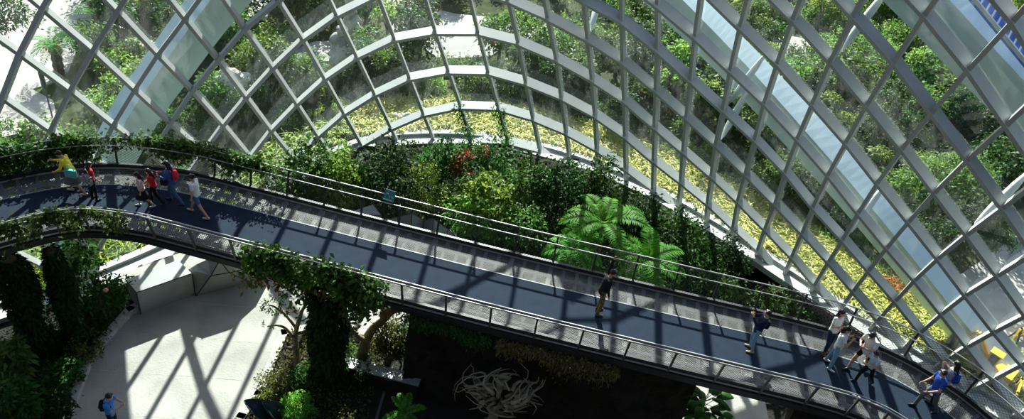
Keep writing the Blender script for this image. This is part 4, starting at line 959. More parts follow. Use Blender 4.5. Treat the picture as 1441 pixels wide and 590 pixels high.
BUSH = [
    ('shrub', 'tall dark-leaved shrub under the glass at the left end of the bed', 'shrub', 437, 246, 1.7, .95, 1.5, 'leaf_dark', 1800, .16),
    ('shrub', 'bright green shrub between two dark shrubs left of the teal sign', 'shrub', 476, 250, 1.6, .85, 1.35, 'leaf_bright', 1700, .17),
    ('shrub', 'broad black-green shrub directly behind the teal sign', 'shrub', 542, 248, 1.6, 1.15, 1.5, 'leaf_black', 2200, .15),
    ('shrub', 'small dark shrub between the bright shrub and the teal sign', 'shrub', 507, 258, 1.2, .6, .9, 'leaf_dark', 800, .13),
    ('shrub', 'olive-yellow shrub right of the teal sign', 'shrub', 594, 264, 1.3, .75, 1.1, 'leaf_yellow', 1500, .11),
    ('shrub', 'dark shrub against the glass foot left of the red-leaved plant', 'shrub', 622, 228, 1.3, .8, 1.1, 'leaf_dark', 1200, .15),
    ('shrub', 'dark leafy shrub under the climber-hung members at the top of the arch', 'shrub', 685, 232, 1.4, 1.15, 1.0, 'leaf_dark', 1800, .15),
    ('shrub', 'round pale grey-green shrub below the red-leaved plant', 'shrub', 652, 259, 1.0, .55, .6, 'leaf_pale', 900, .10),
    ('shrub', 'dome-shaped fine green shrub right of the olive-yellow shrub', 'shrub', 629, 278, .9, .5, .5, 'leaf_mid', 1000, .07),
    ('shrub', 'yellow-green large-leaved shrub in the middle of the bed', 'shrub', 687, 283, 1.3, 1.0, 1.0, 'leaf_yellow', 1300, .20),
    ('shrub', 'mid-green leafy shrub beside the railing below the yellow-green shrub', 'shrub', 668, 305, .9, .95, .8, 'leaf_bright', 1200, .16),
    ('shrub', 'light green shrub in the bed between the yellow-green shrub and the black-green thicket', 'shrub', 742, 266, 1.3, .85, 1.0, 'leaf_mid', 1400, .15),
    ('shrub', 'low mid-green shrub at the railing left of the tree ferns', 'shrub', 735, 322, .9, .95, .8, 'leaf_mid', 1200, .15),
    ('shrub', 'black-green thicket in front of the pale ledge right of centre', 'shrub', 792, 266, 1.5, .95, 1.2, 'leaf_black', 1900, .15),
    ('shrub', 'upright dark shrub reaching up in front of the glass behind the tree ferns', 'shrub', 846, 262, 1.8, .7, 1.4, 'leaf_dark', 1500, .14),
    ('shrub', 'dark undergrowth shrub left of the larger tree fern', 'shrub', 775, 316, .9, .95, .8, 'leaf_dark', 1200, .14),
    ('shrub', 'dark shrub in the bed right behind the larger tree fern', 'shrub', 905, 300, .8, .9, .8, 'leaf_black', 1300, .14),
    ('shrub', 'dark spreading shrub right of the tree ferns below the ledge', 'shrub', 955, 330, .7, 1.2, .8, 'leaf_dark', 1800, .14),
    ('shrub', 'dark shrub right of the smaller tree fern near the railing', 'shrub', 975, 372, .5, 1.1, .8, 'leaf_dark', 1700, .13),
    ('shrub', 'dark shrub hugging the ledge left of the brown mesh screen', 'shrub', 1020, 362, .4, .9, .8, 'leaf_black', 1300, .13),
    ('shrub', 'bright green shrub behind the railing left of the person in navy', 'shrub', 1018, 408, .2, .75, .6, 'leaf_mid', 1000, .14),
    ('shrub', 'leafy green shrub at the foot of the brown mesh screen', 'shrub', 1092, 432, -.4, .85, .7, 'leaf_mid', 1200, .14),
    ('shrub', 'small shrub against the brown mesh screen behind the folded-arms person', 'shrub', 1138, 452, -.6, .5, .5, 'leaf_dark', 600, .13),
    ('shrub', 'dark low shrub behind the railing under the green vines at upper left', 'shrub', 405, 272, .9, .8, .6, 'leaf_black', 900, .13),
]
for k_, b in enumerate(BUSH): bush(*b[:6], b[6] * 1.22, b[7] * 1.1, b[8], int(b[9] * 1.15), b[10] * 1.3, seed=k_)
# red-leaved plants
bush('croton', 'red-leaved plant in front of the pale ledge at the top of the bed', 'plant', 652, 228, 1.6, .5, .4, 'leaf_red', 320, .22, seed=50, aspect=.3)
bush('croton', 'small red-tipped plant just right of the larger red-leaved plant', 'plant', 684, 214, 1.7, .3, .25, 'leaf_red', 140, .18, seed=51, aspect=.3)
# tree ferns
def tree_fern(label, px, py, zc, L, n, seed, lean=(.1, -.1)):
    rg = np.random.default_rng(seed); c = at(px, py, zc); gz = .1 + lowering(c.x, c.y)
    t = thing('tree_fern', label, 'tree fern', (c.x, c.y, gz)); mb = MB()
    b0 = Vector((c.x + lean[0], c.y + lean[1], gz)); mb.tube([b0, b0.lerp(c, .5) + Vector((.04, .03, 0)), c], [.14, .10, .09], 9); mb.build('trunk', M['bark'], t)
    V, F, st = fronds(n, L, rg, leaf=.40, lift=(2, 50), sag=.85, pairs=34, width=.06, base=tuple(c), leaf_ang=66)
    fast_obj('frond', V, F, M['fern'], t); st.build('frond_stalk', M['leaf_olive'], t); return t
tree_fern('larger tree fern with broad bright fronds behind the railing', 850, 312, 3.2, 1.95, 14, 1)
tree_fern('smaller tree fern to the right of the larger one, leaning over the railing', 912, 366, 2.6, 1.6, 12, 2)
tree_fern('low tree fern left of the larger one, close to the railing', 806, 352, 2.2, 1.3, 10, 3)
# climbers on the lattice
def climber(name, label, pts, r, n, m_, size=.13, seed=0, stem_r=.02, cat='climbing plant', **k):
    rg = np.random.default_rng(seed + 300); P = catmull(pts, 8); c = P[0]
    t = thing(name, label, cat, tuple(c)); A_ = np.array(P)
    seg = rg.integers(0, len(A_), n); rr = r if np.isscalar(r) else np.interp(seg / len(A_), np.linspace(0, 1, len(r)), r)
    d = unit(rg.normal(0, 1, (n, 3))); p = A_[seg] + d * (np.asarray(rr) * rg.uniform(.2, 1, n) ** .5)[:, None] if not np.isscalar(rr) else A_[seg] + d * rr * rg.uniform(.2, 1, (n, 1)) ** .5
    V, F = leaf_arrays(p, d, size, rg, **k); fast_obj('foliage', V, F, M[m_], t)
    mb = MB(); mb.tube([Vector(p_) for p_ in P], stem_r, 5); mb.build('stem', M['bark'], t); return t
def up_member(i, z1):
    L = [Vector(p) for p in NODES[i][1]]; L = [p for p in L if p.z < z1 + 1.5]
    return [tuple(p + Vector((0, -.22, 0))) for p in L if p.z > -1.5]
climber('climbing_vine', 'green creeper climbing the lattice member left of the arch top', [(p[0], p[1], max(p[2], .2)) for p in up_member(10, 1.2)][:3], .3, 420, 'leaf_dark', .14, 1)
climber('climbing_vine', 'green creeper climbing the lattice member at the arch top', [(p[0], p[1], max(p[2], .2)) for p in up_member(11, 1.6)][:3], .32, 520, 'leaf_mid', .14, 2)
# brown mesh screen below the ledge
scr = base_sweep('screen_panel', [(-.62, -2.05), (-.60, -2.05), (-.60, .12), (-.62, .12)], .35, .95, 30, M['screen'])
me = scr.data; ul = me.uv_layers.new(name='UVMap')
for lp, uvl in zip(me.loops, ul.data):
    co = me.vertices[lp.vertex_index].co; uvl.uv = (co.x * 1.2 - co.y * .6, co.z)
tag(scr, 'brown mesh screen hanging below the pale ledge of the glass wall', 'screen')
scb = base_sweep('wall_screen_back', [(-.54, -2.05), (-.42, -2.05), (-.42, .1), (-.54, .1)], .33, .97, 30, M['soil']); tag(scb, 'dark wall behind the brown screen', 'wall', kind='structure')

# vines on the railings
def rail_vine(name, label, pts_of_s, sa, sb, n, spread, drop, size, m_, seed, cat='climbing plant', tip=None, dens=None):
    rg = np.random.default_rng(seed + 400); s = rg.uniform(sa, sb, n * 2)
    w = .5 + .5 * np.sin(s * 2.1 + seed) * np.sin(s * .9 + 1); 
    if dens is not None: w = w * np.array([dens(q) for q in s])
    s = s[rg.uniform(0, 1, len(s)) < .15 + .85 * w][:n]; m = len(s)
    P = np.array([tuple(pts_of_s(q)) for q in s]) + rg.normal(0, 1, (m, 3)) * spread
    P[:, 2] -= np.abs(rg.normal(0, drop, m)) * (.4 + 1.2 * (.5 + .5 * np.sin(s * 3.7 + seed)))
    V, F = leaf_arrays(P, unit(rg.normal(0, .6, (m, 3)) + np.array([0, -.4, .3])), size, rg, aspect=.6)
    c = pts_of_s((sa + sb) / 2); t = thing(name, label, cat, tuple(c)); fast_obj('foliage', V, F, M[m_], t)
    mb = MB()
    for q in range(3):
        k2 = 24; mb.tube([pts_of_s(sa + (sb - sa) * j / k2) + Vector((rg.normal(0, .05), rg.normal(0, .05), rg.normal(-.08, .08))) for j in range(k2 + 1)], .012, 5)
    mb.build('stem', M['bark'], t); return t
sL = near_s((-16.2, 14.2)); sM = near_s((-12.6, 17.6))
rail_vine('climbing_vine', 'dense dark vine covering the far railing at the left edge', lambda s: wp(s, HW + .25, .85), .4, near_s((-12.8, 17.5)), 7500, .15, .50, .15, 'leaf_dark', 1, dens=lambda s: 2.5)
rail_vine('climbing_vine', 'lighter vine trailing along the far top rail towards the long bed', lambda s: wp(s, HW + .30, .95), near_s((-13.4, 17.1)), near_s((-7.4, 17.4)), 5200, .12, .20, .13, 'leaf_mid', 2, dens=lambda s: 1.0)
rail_vine('climbing_vine', 'green vine sprawling over the near railing at the left edge', lambda s: wp(s, -HW - .24, .90), .4, near_s((-10.8, 17.8)), 2600, .08, .26, .14, 'leaf_mid', 3, dens=lambda s: 1.2 if s < near_s((-13.2, 17.2)) else .45)
# the vine-clad column and its drape
cc = wp(near_s((-4.62, 17.1)), -HW - .25, 0)
colm = thing('planted_support', 'walkway column wrapped in dark climbing vines', 'vine-clad column', (cc.x, cc.y + .35, 0))
mb = MB(); mb.tube([(cc.x, cc.y + .35, 0), (cc.x, cc.y + .35, ZD - .42)], .26, 14); mb.build('column_shaft', M['clad_dark'], colm)
rg = np.random.default_rng(77); n = 6500
z = rg.uniform(.15, ZD - .3, n); an = rg.uniform(0, 2 * PI, n); r_ = rg.uniform(.30, .52, n) * (1 + .16 * np.sin(z * 3 + an * 2))
P = np.stack([cc.x + r_ * np.cos(an), cc.y + .35 + r_ * np.sin(an), z], 1); nr = np.stack([np.cos(an), np.sin(an), np.zeros(n)], 1)
V, F = leaf_arrays(P, nr, .17, rg, aspect=.6, droop=.9, jit=.5); fast_obj('foliage', V, F, M['leaf_black'], colm)
rail_vine('climbing_vine', 'thick green vine draped over the near railing above the column', lambda s: wp(s, -HW - .22, .80), near_s((-7.0, 17.4)), near_s((-3.0, 16.9)), 5200, .13, .50, .17, 'leaf_mid', 6,
          dens=lambda s: max(.02, 1 - ((s - near_s((-5.0, 17.1))) / 2.1) ** 2))
rail_vine('hanging_root', 'dry orange tendrils hanging under the draped vine', lambda s: wp(s, -HW - .15, -.2), near_s((-7.4, 17.4)), near_s((-2.8, 16.9)), 260, .06, .35, .16, 'leaf_brown', 7)
# two vine-clad columns at the left
for k_, (px, py, lab, rr) in enumerate([(12, 362, 'leftmost vine-covered column rising at the left edge', .42), (72, 352, 'black-green vine-covered column in front of the lower left glass', .30)]):
    c = at(px, py, ZD - .5); rg = np.random.default_rng(500 + k_)
    t = thing('planted_support', lab, 'vine-clad column', (c.x, c.y, .1)); mb = MB(); mb.tube([(c.x, c.y, .1), (c.x, c.y, ZD - .55)], .2, 12); mb.build('column_shaft', M['bark'], t)
    n = 6000; z = rg.uniform(.15, ZD - .5, n); an = rg.uniform(0, 2 * PI, n); r_ = rg.uniform(.3, 1, n) ** .5 * rr * (1 + .3 * np.sin(z * 2.2 + an * 2 + k_)) * np.clip(1.25 - z / ZD * .55, .5, 1.3)
    P = np.stack([c.x + r_ * np.cos(an), c.y + r_ * np.sin(an), z], 1); nr = np.stack([np.cos(an), np.sin(an), np.full(n, -.2)], 1)
    V, F = leaf_arrays(P, nr, .15, rg, aspect=.5, droop=.8, jit=.6); fast_obj('foliage', V, F, M['leaf_black'], t)
# tree and shrubs of the lower left bed
def small_tree(name, label, trunk, branches, blobs, n, size, m_, seed, r0=.08, bark='bark', cat='tree', **k):
    rg = np.random.default_rng(seed + 700); t = thing(name, label, cat, trunk[0]); mb = MB()
    T = catmull(trunk, 6); L = len(T); mb.tube([Vector(p) for p in T], [r0 * (1 - .55 * i / L) for i in range(L)], 10); mb.build('trunk', M[bark], t, smooth=True)
    for br in branches:
        mb = MB(); B_ = catmull(br, 5); mb.tube([Vector(p) for p in B_], [r0 * .5 * (1 - .75 * i / len(B_)) for i in range(len(B_))], 7); mb.build('branch', M[bark], t, smooth=True)
    if n:
        V, F = canopy(blobs, n, size, rg, **k); fast_obj('foliage', V, F, M[m_], t)
    return t
b0 = at(150, 452, .14); tops = [at(110, 352, 2.6), at(88, 372, 2.4), at(128, 385, 1.9), at(140, 415, 1.3), at(105, 418, 1.3), at(165, 408, 1.1)]
small_tree('tree', 'small dark-leaved tree with a loose crown in the lower left bed', [tuple(b0), tuple(b0.lerp(tops[2], .5)), tuple(tops[2])], [[tuple(b0.lerp(tops[2], .6)), tuple(tops[q])] for q in (0, 1, 3, 5)],
           [(*p, r_, r_, r_ * .8) for p, r_ in zip(tops, (.45, .45, .5, .6, .5, .45))], 1500, .17, 'leaf_dark', 1, .06)
for k_, (px, py, z) in enumerate([(149, 409, 1.7), (88, 449, 1.2), (101, 455, .9), (112, 478, .5)]):
    mb = MB(); c = at(px, py, z); mb.ell(c, (.07, .07, .065), None, 10, 7)
    for q in range(7): mb.ell(c + Vector((.05 * math.cos(q * .9), .05 * math.sin(q * .9), .03)), (.035, .035, .03), None, 6, 5)
    tag(mb.build('flower', M['flower'], None, loc=c, smooth=True), ['pink bloom on the small dark tree', 'pink bloom low in the dark left bed', 'pale bloom beside the low pink bloom in the left bed', 'bloom above the olive shrubs of the left bed'][k_], 'flower')
LB = [('shrub', 'olive shrub at the plaza kerb in the lower left bed', 118, 486, .5, .6, .4, 'leaf_olive', 1000, .10),
      ('shrub', 'dark shrub between the olive shrub and the small dark tree', 122, 446, .5, .8, .5, 'leaf_black', 1200, .13),
      ('shrub', 'dark shrub below the olive shrub at the plaza kerb', 88, 530, .5, .6, .5, 'leaf_dark', 900, .13),
      ('shrub', 'bright large-leaved shrub in the bottom left corner', 12, 500, 1.6, .55, .7, 'leaf_mid', 500, .26),
      ('shrub', 'blue-green shrub at the very bottom left corner', 18, 562, 1.4, .6, .7, 'leaf_dark', 700, .22),
      ('shrub', 'dark leafy shrub at the bottom edge left of the plaza', 70, 575, .6, .7, .7, 'leaf_black', 900, .15),
      ('shrub', 'fresh green low hedge between the pale ledge and the small dark tree', 80, 404, .3, .55, .3, 'leaf_bright', 700, .10)]
for k_, (nm, lab, px, py, zc, r, rz, m_, n_, sz) in enumerate(LB): bush(nm, lab, 'shrub', px, py, zc, r, rz, m_, n_, sz, seed=60 + k_)
# bonsai-like trees either side of the column
g0 = .16
b = at(418, 520, g0)
small_tree('bonsai_tree', 'gnarled small tree with bare twisting branches left of the vine column', [tuple(b), tuple(at(417, 495, .8)), tuple(at(416, 470, 1.5)), tuple(at(424, 440, 2.3))],
           [[tuple(at(416, 480, 1.3)), tuple(at(404, 464, 1.7)), tuple(at(390, 458, 1.9)), tuple(at(376, 460, 2.0))], [tuple(at(417, 462, 1.7)), tuple(at(402, 444, 2.1)), tuple(at(386, 432, 2.3)), tuple(at(378, 430, 2.4))], [tuple(at(424, 440, 2.3)), tuple(at(431, 425, 2.6)), tuple(at(428, 412, 2.8))], [tuple(at(417, 492, 1.0)), tuple(at(400, 490, 1.1)), tuple(at(394, 500, .9))]],
           [(*at(384, 430, 2.45), .3, .3, .12), (*at(378, 458, 2.1), .25, .25, .12), (*at(396, 438, 2.4), .25, .2, .1), (*at(428, 412, 2.85), .25, .25, .15)], 360, .09, 'leaf_mid', 2, .12, 'bark_pale')
b = at(508, 500, .9)
small_tree('bonsai_tree', 'thick-trunked old tree leaning right, behind the planter coping', [(b.x, b.y, .1), tuple(at(512, 488, 1.0)), tuple(at(524, 464, 1.6)), tuple(at(542, 448, 2.2)), tuple(at(562, 426, 3.0))],
           [[tuple(at(514, 480, 1.3)), tuple(at(500, 470, 1.6)), tuple(at(489, 452, 2.1)), tuple(at(488, 436, 2.5))], [tuple(at(542, 446, 2.3)), tuple(at(536, 430, 2.8)), tuple(at(522, 428, 2.9))], [tuple(at(548, 440, 2.5)), tuple(at(566, 436, 2.8)), tuple(at(578, 440, 2.8))]],
           [(*at(488, 438, 2.6), .3, .3, .2), (*at(522, 428, 3.0), .35, .3, .15), (*at(560, 430, 3.1), .4, .3, .2)], 420, .10, 'leaf_mid', 3, .19, 'bark_pale')
LB = [('shrub', 'olive undergrowth at the plaza edge left of the vine column', 385, 540, .4, .55, .35, 'leaf_olive', 1100, .09),
      ('shrub', 'mixed low plants between the dark sculpture and the gnarled tree', 372, 568, .35, .4, .3, 'leaf_yellow', 500, .09),
      ('shrub', 'bright green low shrub at the foot of the vine column', 418, 572, .55, .5, .45, 'leaf_bright', 900, .13),
      ('shrub', 'dark green undergrowth behind the bright shrub at the column foot', 432, 530, .5, .5, .5, 'leaf_dark', 800, .12),
      ('shrub', 'tall yellow-green grassy shrub right of the leaning tree', 548, 478, 1.3, .5, .8, 'leaf_olive', 1400, .14),
      ('shrub', 'deep green shrub right of the grassy shrub, under the walkway rim', 572, 478, 1.3, .5, .8, 'leaf_dark', 1200, .13),
      ('shrub', 'small green shrub at the base of the leaning tree', 487, 494, .8, .35, .4, 'leaf_mid', 500, .10),
      ('shrub', 'dark creeping plants spilling over the planter coping', 505, 516, .85, .5, .2, 'leaf_dark', 600, .10)]
for k_, (nm, lab, px, py, zc, r, rz, m_, n_, sz) in enumerate(LB): bush(nm, lab, 'shrub', px, py, zc, r, rz, m_, n_, sz, seed=80 + k_)
# dark leaf-shaped sculpture
def leaf_blade(P0, P1, w, up, curl, thick=.035):
    P0, P1 = Vector(P0), Vector(P1); d = (P1 - P0); L = d.length; d.normalize(); u = Vector(up); u = (u - d * u.dot(d)).normalized(); s = d.cross(u); vs = []; n, m = 14, 8
    for lay in (0, 1):
        for i in range(n + 1):
            t = i / n; ww = w * math.sin(PI * min(1, .06 + t * .92)) ** .75
            for j in range(m + 1):
                q = (j / m - .5) * 2; vs.append(P0 + d * L * t + s * q * ww / 2 + u * (curl * q * q * ww + .12 * L * math.sin(PI * t) - lay * thick))
    Nn = (n + 1) * (m + 1); fs = []
    for i in range(n):
        for j in range(m):
            a = i * (m + 1) + j; fs += [(a, a + 1, a + m + 2, a + m + 1), (Nn + a, Nn + a + m + 1, Nn + a + m + 2, Nn + a + 1)]
    rimv = [j for j in range(m)] + [i * (m + 1) + m for i in range(n)] + [n * (m + 1) + j for j in range(m, 0, -1)] + [i * (m + 1) for i in range(n, 0, -1)]
    for a, c in zip(rimv, rimv[1:] + rimv[:1]): fs.append((a, Nn + a, Nn + c, c))
    return vs, fs
p0 = at(378, 600, .25); lf = thing('leaf_sculpture', 'dark blue-grey leaf-shaped sculpture at the bottom edge by the plaza', 'sculpture', (p0.x, p0.y, .16))
v, f = leaf_blade(p0 + Vector((0, .3, -.05)), at(344, 564, .9), .55, (.3, -.4, 1), .3); link_mesh('leaf_blade', v, f, M['bronze'], lf, smooth=True)
v, f = leaf_blade(p0 + Vector((.25, .3, -.05)), at(369, 566, .9), .5, (.5, -.2, 1), .3); link_mesh('leaf_blade', v, f, M['bronze'], lf, smooth=True)
# big-leaved plant and fern at the bottom
def big_leaf_plant(name, label, px, py, zc, n, L, w, m_, seed, ground=0.1):
    rg = np.random.default_rng(seed); c = at(px, py, zc); t = thing(name, label, 'plant', (c.x, c.y, ground)); mb = MB(); vs = []; fs = []
    for q in range(n):
        az = 2.4 * q + rg.uniform(-.3, .3); el = rg.uniform(.1, .9); b_ = Vector((c.x, c.y, ground + (c.z - ground) * rg.uniform(.3, 1.0))); d = Vector((math.cos(az) * math.cos(el), math.sin(az) * math.cos(el), math.sin(el)))
        e = b_ + d * rg.uniform(.15, .75); mb.tube([Vector((c.x, c.y, ground)), b_, e], [.02, .015, .01], 5)
        tip = e + Vector((d.x, d.y, -.25)).normalized() * L * rg.uniform(.7, 1.2)
        v, f = leaf_blade(e, tip, w * rg.uniform(.8, 1.2), (0, 0, 1), -.12, .006); o = len(vs); vs += v; fs += [tuple(i + o for i in g_) for g_ in f]
    link_mesh('foliage', vs, fs, M[m_], t, smooth=True); mb.build('stem', M['leaf_olive'], t); return t
big_leaf_plant('broadleaf_plant', 'big-leaved dark plant under the walkway beside the pale patch of floor', 995, 556, 1.6, 30, .6, .26, 'leaf_dark', 1)
big_leaf_plant('broadleaf_plant', 'lower big-leaved plant at the bottom edge beside the taller one', 962, 578, 1.2, 24, .55, .22, 'leaf_mid', 2)
c = at(570, 582, 1.1); fern = thing('fern', 'green fern at the bottom edge near the root sculpture', 'fern', (c.x, c.y, .1)); V, F, st = fronds(9, .75, np.random.default_rng(5), leaf=.16, lift=(20, 60), sag=.8, pairs=14, width=.06, base=tuple(c)); fast_obj('frond', V, F, M['fern'], fern)
mb = st; mb.tube([(c.x, c.y, .1), tuple(c)], .04, 7); mb.build('frond_stalk', M['bark'], fern)
# root sculpture
c = at(703, 538, 2.25); rs = thing('root_sculpture', 'large round tangle of pale driftwood roots against the dark wall', 'sculpture', (c.x, c.y, .1)); rg = np.random.default_rng(12)
for k_ in range(64):
    an = rg.uniform(0, 2 * PI); r1 = rg.uniform(.15, .6); r2 = rg.uniform(.75, 1.35); sw = rg.uniform(-1.1, 1.1); pts = []
    for q in range(8):
        t = q / 7; rr = r1 + (r2 - r1) * t; aa = an + sw * t * t + .18 * math.sin(t * 7 + k_); pts.append(c + Vector((rr * math.cos(aa) * 1.12, -.25 + .2 * math.sin(k_ + 3 * t) - .25 * (1 - t), rr * math.sin(aa) * .92)))
    mb = MB(); w0 = rg.uniform(.025, .075); mb.tube(pts, [w0 * (1 - .8 * q / 7) for q in range(8)], 7); mb.build('root', M['root'], rs, smooth=True)
mb = MB(); mb.cap(c + Vector((0, -.3, .35)), .17, c + Vector((.02, -.35, .05)), .10, 12); mb.cap(c + Vector((.02, -.4, .10)), .09, c + Vector((.02, -.5, -.02)), .07, 10); mb.cap(c + Vector((-.1, -.33, .42)), .06, c + Vector((-.25, -.3, .62)), .025, 8); mb.cap(c + Vector((.1, -.33, .42)), .06, c + Vector((.28, -.3, .6)), .025, 8)
me = remesh(mb, .02, 2); me.transform(Matrix.Translation(-Vector(rs.location))); mesh_child('root_core', me, M['root'], rs)
mb = MB(); mb.tube([(c.x, c.y + .1, .1), (c.x, c.y, .9)], .16, 9); mb.build('root_base', M['root'], rs)
p = at(812, 576, .45); mb = MB(); mb.box((p.x, p.y, .42), (1.0, .28, .08), -.12)
for sx in (-.35, .35): mb.box((p.x + sx, p.y - sx * .12, .24), (.1, .22, .28), -.12)
tag(mb.build('stone_bench', M['clad_dark'], None, loc=(p.x, p.y, .1)), 'faint grey stone bench in the dark right of the root sculpture', 'bench')
# low groundcover over the bed
rg = np.random.default_rng(31); P = []
while len(P) < 15000:
    x, y = rg.uniform(-10, 15), rg.uniform(19.8, 31.5); d = outside(x, y)
    if d > -.66 or (x > 7 and y < 18): continue
    k_ = .5 + .5 * math.sin(x * 2.3 + 1.7 * math.sin(y * 1.3)) * math.cos(y * 2.1)
    if rg.uniform() > .35 + .65 * k_: continue
    P.append((x, y, .14 + lowering(x, y) + rg.uniform(0, .38) * k_))
P = np.array(P); V, F = leaf_arrays(P, np.tile(np.array([[0, -.2, .7]]), (len(P), 1)), .21, rg, aspect=.55, droop=.0)
tag(fast_obj('groundcover', V, F, M['leaf_dark']), 'dark leafy groundcover between the shrubs of the long bed', 'groundcover', kind='stuff')
rg = np.random.default_rng(32); P = []
for q in range(3600):
    x, y = rg.uniform(-15, -11.2), rg.uniform(11.5, 18.5)
    if x > -11.6 - .25 * (y - 12) * (y < 15) - .6 * (y >= 15): continue
    P.append((x, y, .16 + rg.uniform(0, .3)))
P = np.array(P); V, F = leaf_arrays(P, np.tile(np.array([[0, -.2, .7]]), (len(P), 1)), .14, rg, aspect=.5, droop=.0)
tag(fast_obj('groundcover', V, F, M['leaf_black']), 'black-green groundcover in the lower left bed', 'groundcover', kind='stuff')

rg = np.random.default_rng(33); P = np.stack([rg.uniform(-6.75, -3.3, 4200), rg.uniform(12.2, 17.4, 4200), np.full(4200, .17)], 1)
P[:, 2] += .28 * rg.uniform(0, 1, 4200) * (.5 + .5 * np.sin(P[:, 0] * 4 + 2 * np.sin(P[:, 1] * 3)))
V, F = leaf_arrays(P, np.tile(np.array([[0, -.2, .7]]), (4200, 1)), .11, rg, aspect=.5, droop=.0)
tag(fast_obj('groundcover', V, F, M['leaf_olive']), 'olive groundcover at the foot of the vine-clad column', 'groundcover', kind='stuff')

# ------------------------------------------------------------------ the garden outside the glass
def strap_grass(name, label, a0, a1, o0, o1, n, L, m_, seed):
    rg = np.random.default_rng(seed); V = np.empty((n, 5, 3)); 
    nc = n // 9; ca = rg.uniform(a0, a1, nc); co = o0 + (o1 - o0) * rg.uniform(0, 1, nc)
    A_ = np.linspace(a0 - .02, a1 + .02, 200); B0 = np.array([tuple(base_pt(a, 0)[:2]) for a in A_]); B1 = np.array([tuple(base_pt(a, 1)[:2]) for a in A_]); Nn = B1 - B0
    cx = np.interp(ca, A_, B0[:, 0]) + np.interp(ca, A_, Nn[:, 0]) * co; cy = np.interp(ca, A_, B0[:, 1]) + np.interp(ca, A_, Nn[:, 1]) * co
    k = rg.integers(0, nc, n); gzz = np.array([foot_z(q) for q in ca]); b = np.stack([cx[k] + rg.normal(0, .06, n), cy[k] + rg.normal(0, .06, n), gzz[k] - .02], 1)
    az = rg.uniform(0, 2 * PI, n); h = np.stack([np.cos(az), np.sin(az), np.zeros(n)], 1); s = np.stack([-np.sin(az), np.cos(az), np.zeros(n)], 1)
    l = (L * rg.uniform(.6, 1.25, n))[:, None]; out = rg.uniform(.25, .75, (n, 1)); w = .018 * rg.uniform(.8, 1.6, (n, 1)) * (L / .5)
    up = np.array([0, 0, 1.0]); mid = b + h * l * out * .45 + up * l * .62; tip = b + h * l * out * 1.15 + up * l * rg.uniform(.35, .75, (n, 1))
    V = np.stack([b - s * w, b + s * w, mid + s * w * 1.1, mid - s * w * 1.1, tip - s * w * .25, tip + s * w * .25], 1).reshape(-1, 3)
    q = np.arange(n)[:, None] * 6; F = np.concatenate([q + np.array([[0, 1, 2, 3]]), q + np.array([[3, 2, 5, 4]])], 0)
    o = fast_obj(name, V, F, M[m_]); return tag(o, label, 'grass', kind='stuff')
strap_grass('strap_grass', 'band of yellow strap-leaved grass outside the glass foot', .42, 1.95, .55, 3.3, 54000, .62, 'grass', 1)
strap_grass('strap_grass', 'greener strap-leaved grass outside the glass on the left', 1.95, 2.95, .6, 2.6, 11000, .6, 'grass_green', 2)
strap_grass('strap_grass', 'pale green grass fringe behind the yellow grass band', .5, 2.0, 3.3, 4.0, 4000, .45, 'grass_green', 3)

def proto_tree(kind, seed):
    rg = np.random.default_rng(seed); t = bpy.data.objects.new('tree', None); COL.objects.link(t)
    mb = MB()
    if kind == 'bushy':
        bl = [(0, 0, 1.5, 1.0, 1.0, .9)] + [(rg.normal(0, .6), rg.normal(0, .6), rg.uniform(.8, 2.3), .65, .65, .55) for _ in range(5)]; n, sz = 2100, .22; m_ = 'out_mid'
    elif kind == 'dark':
        bl = [(0, 0, 1.7, .9, .9, 1.2)] + [(rg.normal(0, .5), rg.normal(0, .5), rg.uniform(.8, 3.0), .6, .6, .6) for _ in range(5)]; n, sz = 2100, .20; m_ = 'out_dark'
    elif kind == 'loose':
        bl = [(rg.normal(0, .7), rg.normal(0, .7), rg.uniform(1.6, 3.2), .5, .5, .3) for _ in range(8)]; n, sz = 1400, .2; m_ = 'out_bright'
    elif kind == 'low':
        bl = [(rg.normal(0, .45), rg.normal(0, .45), .5, .6, .6, .5) for _ in range(4)]; n, sz = 1300, .18; m_ = 'out_bright'
    else:
        bl = [(rg.normal(0, .6), rg.normal(0, .6), .45, .7, .7, .45) for _ in range(4)]; n, sz = 1300, .18; m_ = 'out_mid'
    V, F = canopy(bl, n, sz, rg, aspect=.5); V[:, 2] = np.maximum(V[:, 2], .02)
    cr = fast_obj('crown', V, F, M[m_], t)
    c0 = np.mean([b[:3] for b in bl], 0); mb.tube([(0, 0, 0), (.05, .03, c0[2] * .5), (c0[0], c0[1], c0[2])], [.11, .08, .05], 8)
    for b in bl[1:6]: mb.tube([(.05, .03, c0[2] * .45), tuple(b[:3])], [.05, .015], 6)
    mb.build('trunk', M['bark'], t); return t
KL = {'bushy': ('tree', 'full mid-green tree in the garden beyond the glass', 'tree'), 'dark': ('tree', 'dark dense tree in the garden beyond the glass', 'tree'), 'loose': ('tree', 'open-crowned light green tree in the garden beyond the glass', 'tree'),
      'low': ('shrub', 'low light green shrub in the garden beyond the glass', 'shrub'), 'scrub': ('shrub', 'low mid-green shrub in the garden beyond the glass', 'shrub')}
PROTO = {k: [proto_tree(k, 40 + i * 7 + q) for q in range(2)] for i, k in enumerate(KL)}
used = set()
def place(kind, x, y, s, rz, z=-.03, label=None):
    src = PROTO[kind][int(abs(x * 13 + y * 7)) % 2]; nm, lab, cat = KL[kind]
    if src.name not in used: o = src; used.add(src.name)
    else:
        o = src.copy(); COL.objects.link(o)
        for ch in list(src.children): c = ch.copy(); COL.objects.link(c); c.parent = o
    o.name = nm; o.location = (x, y, z); o.rotation_euler = (0, 0, rz); o.scale = (s, s, s)
    tag(o, label or lab, cat, None if label else 'garden ' + kind + (' trees' if cat == 'tree' else ' shrubs')); return o
rg = np.random.default_rng(99)
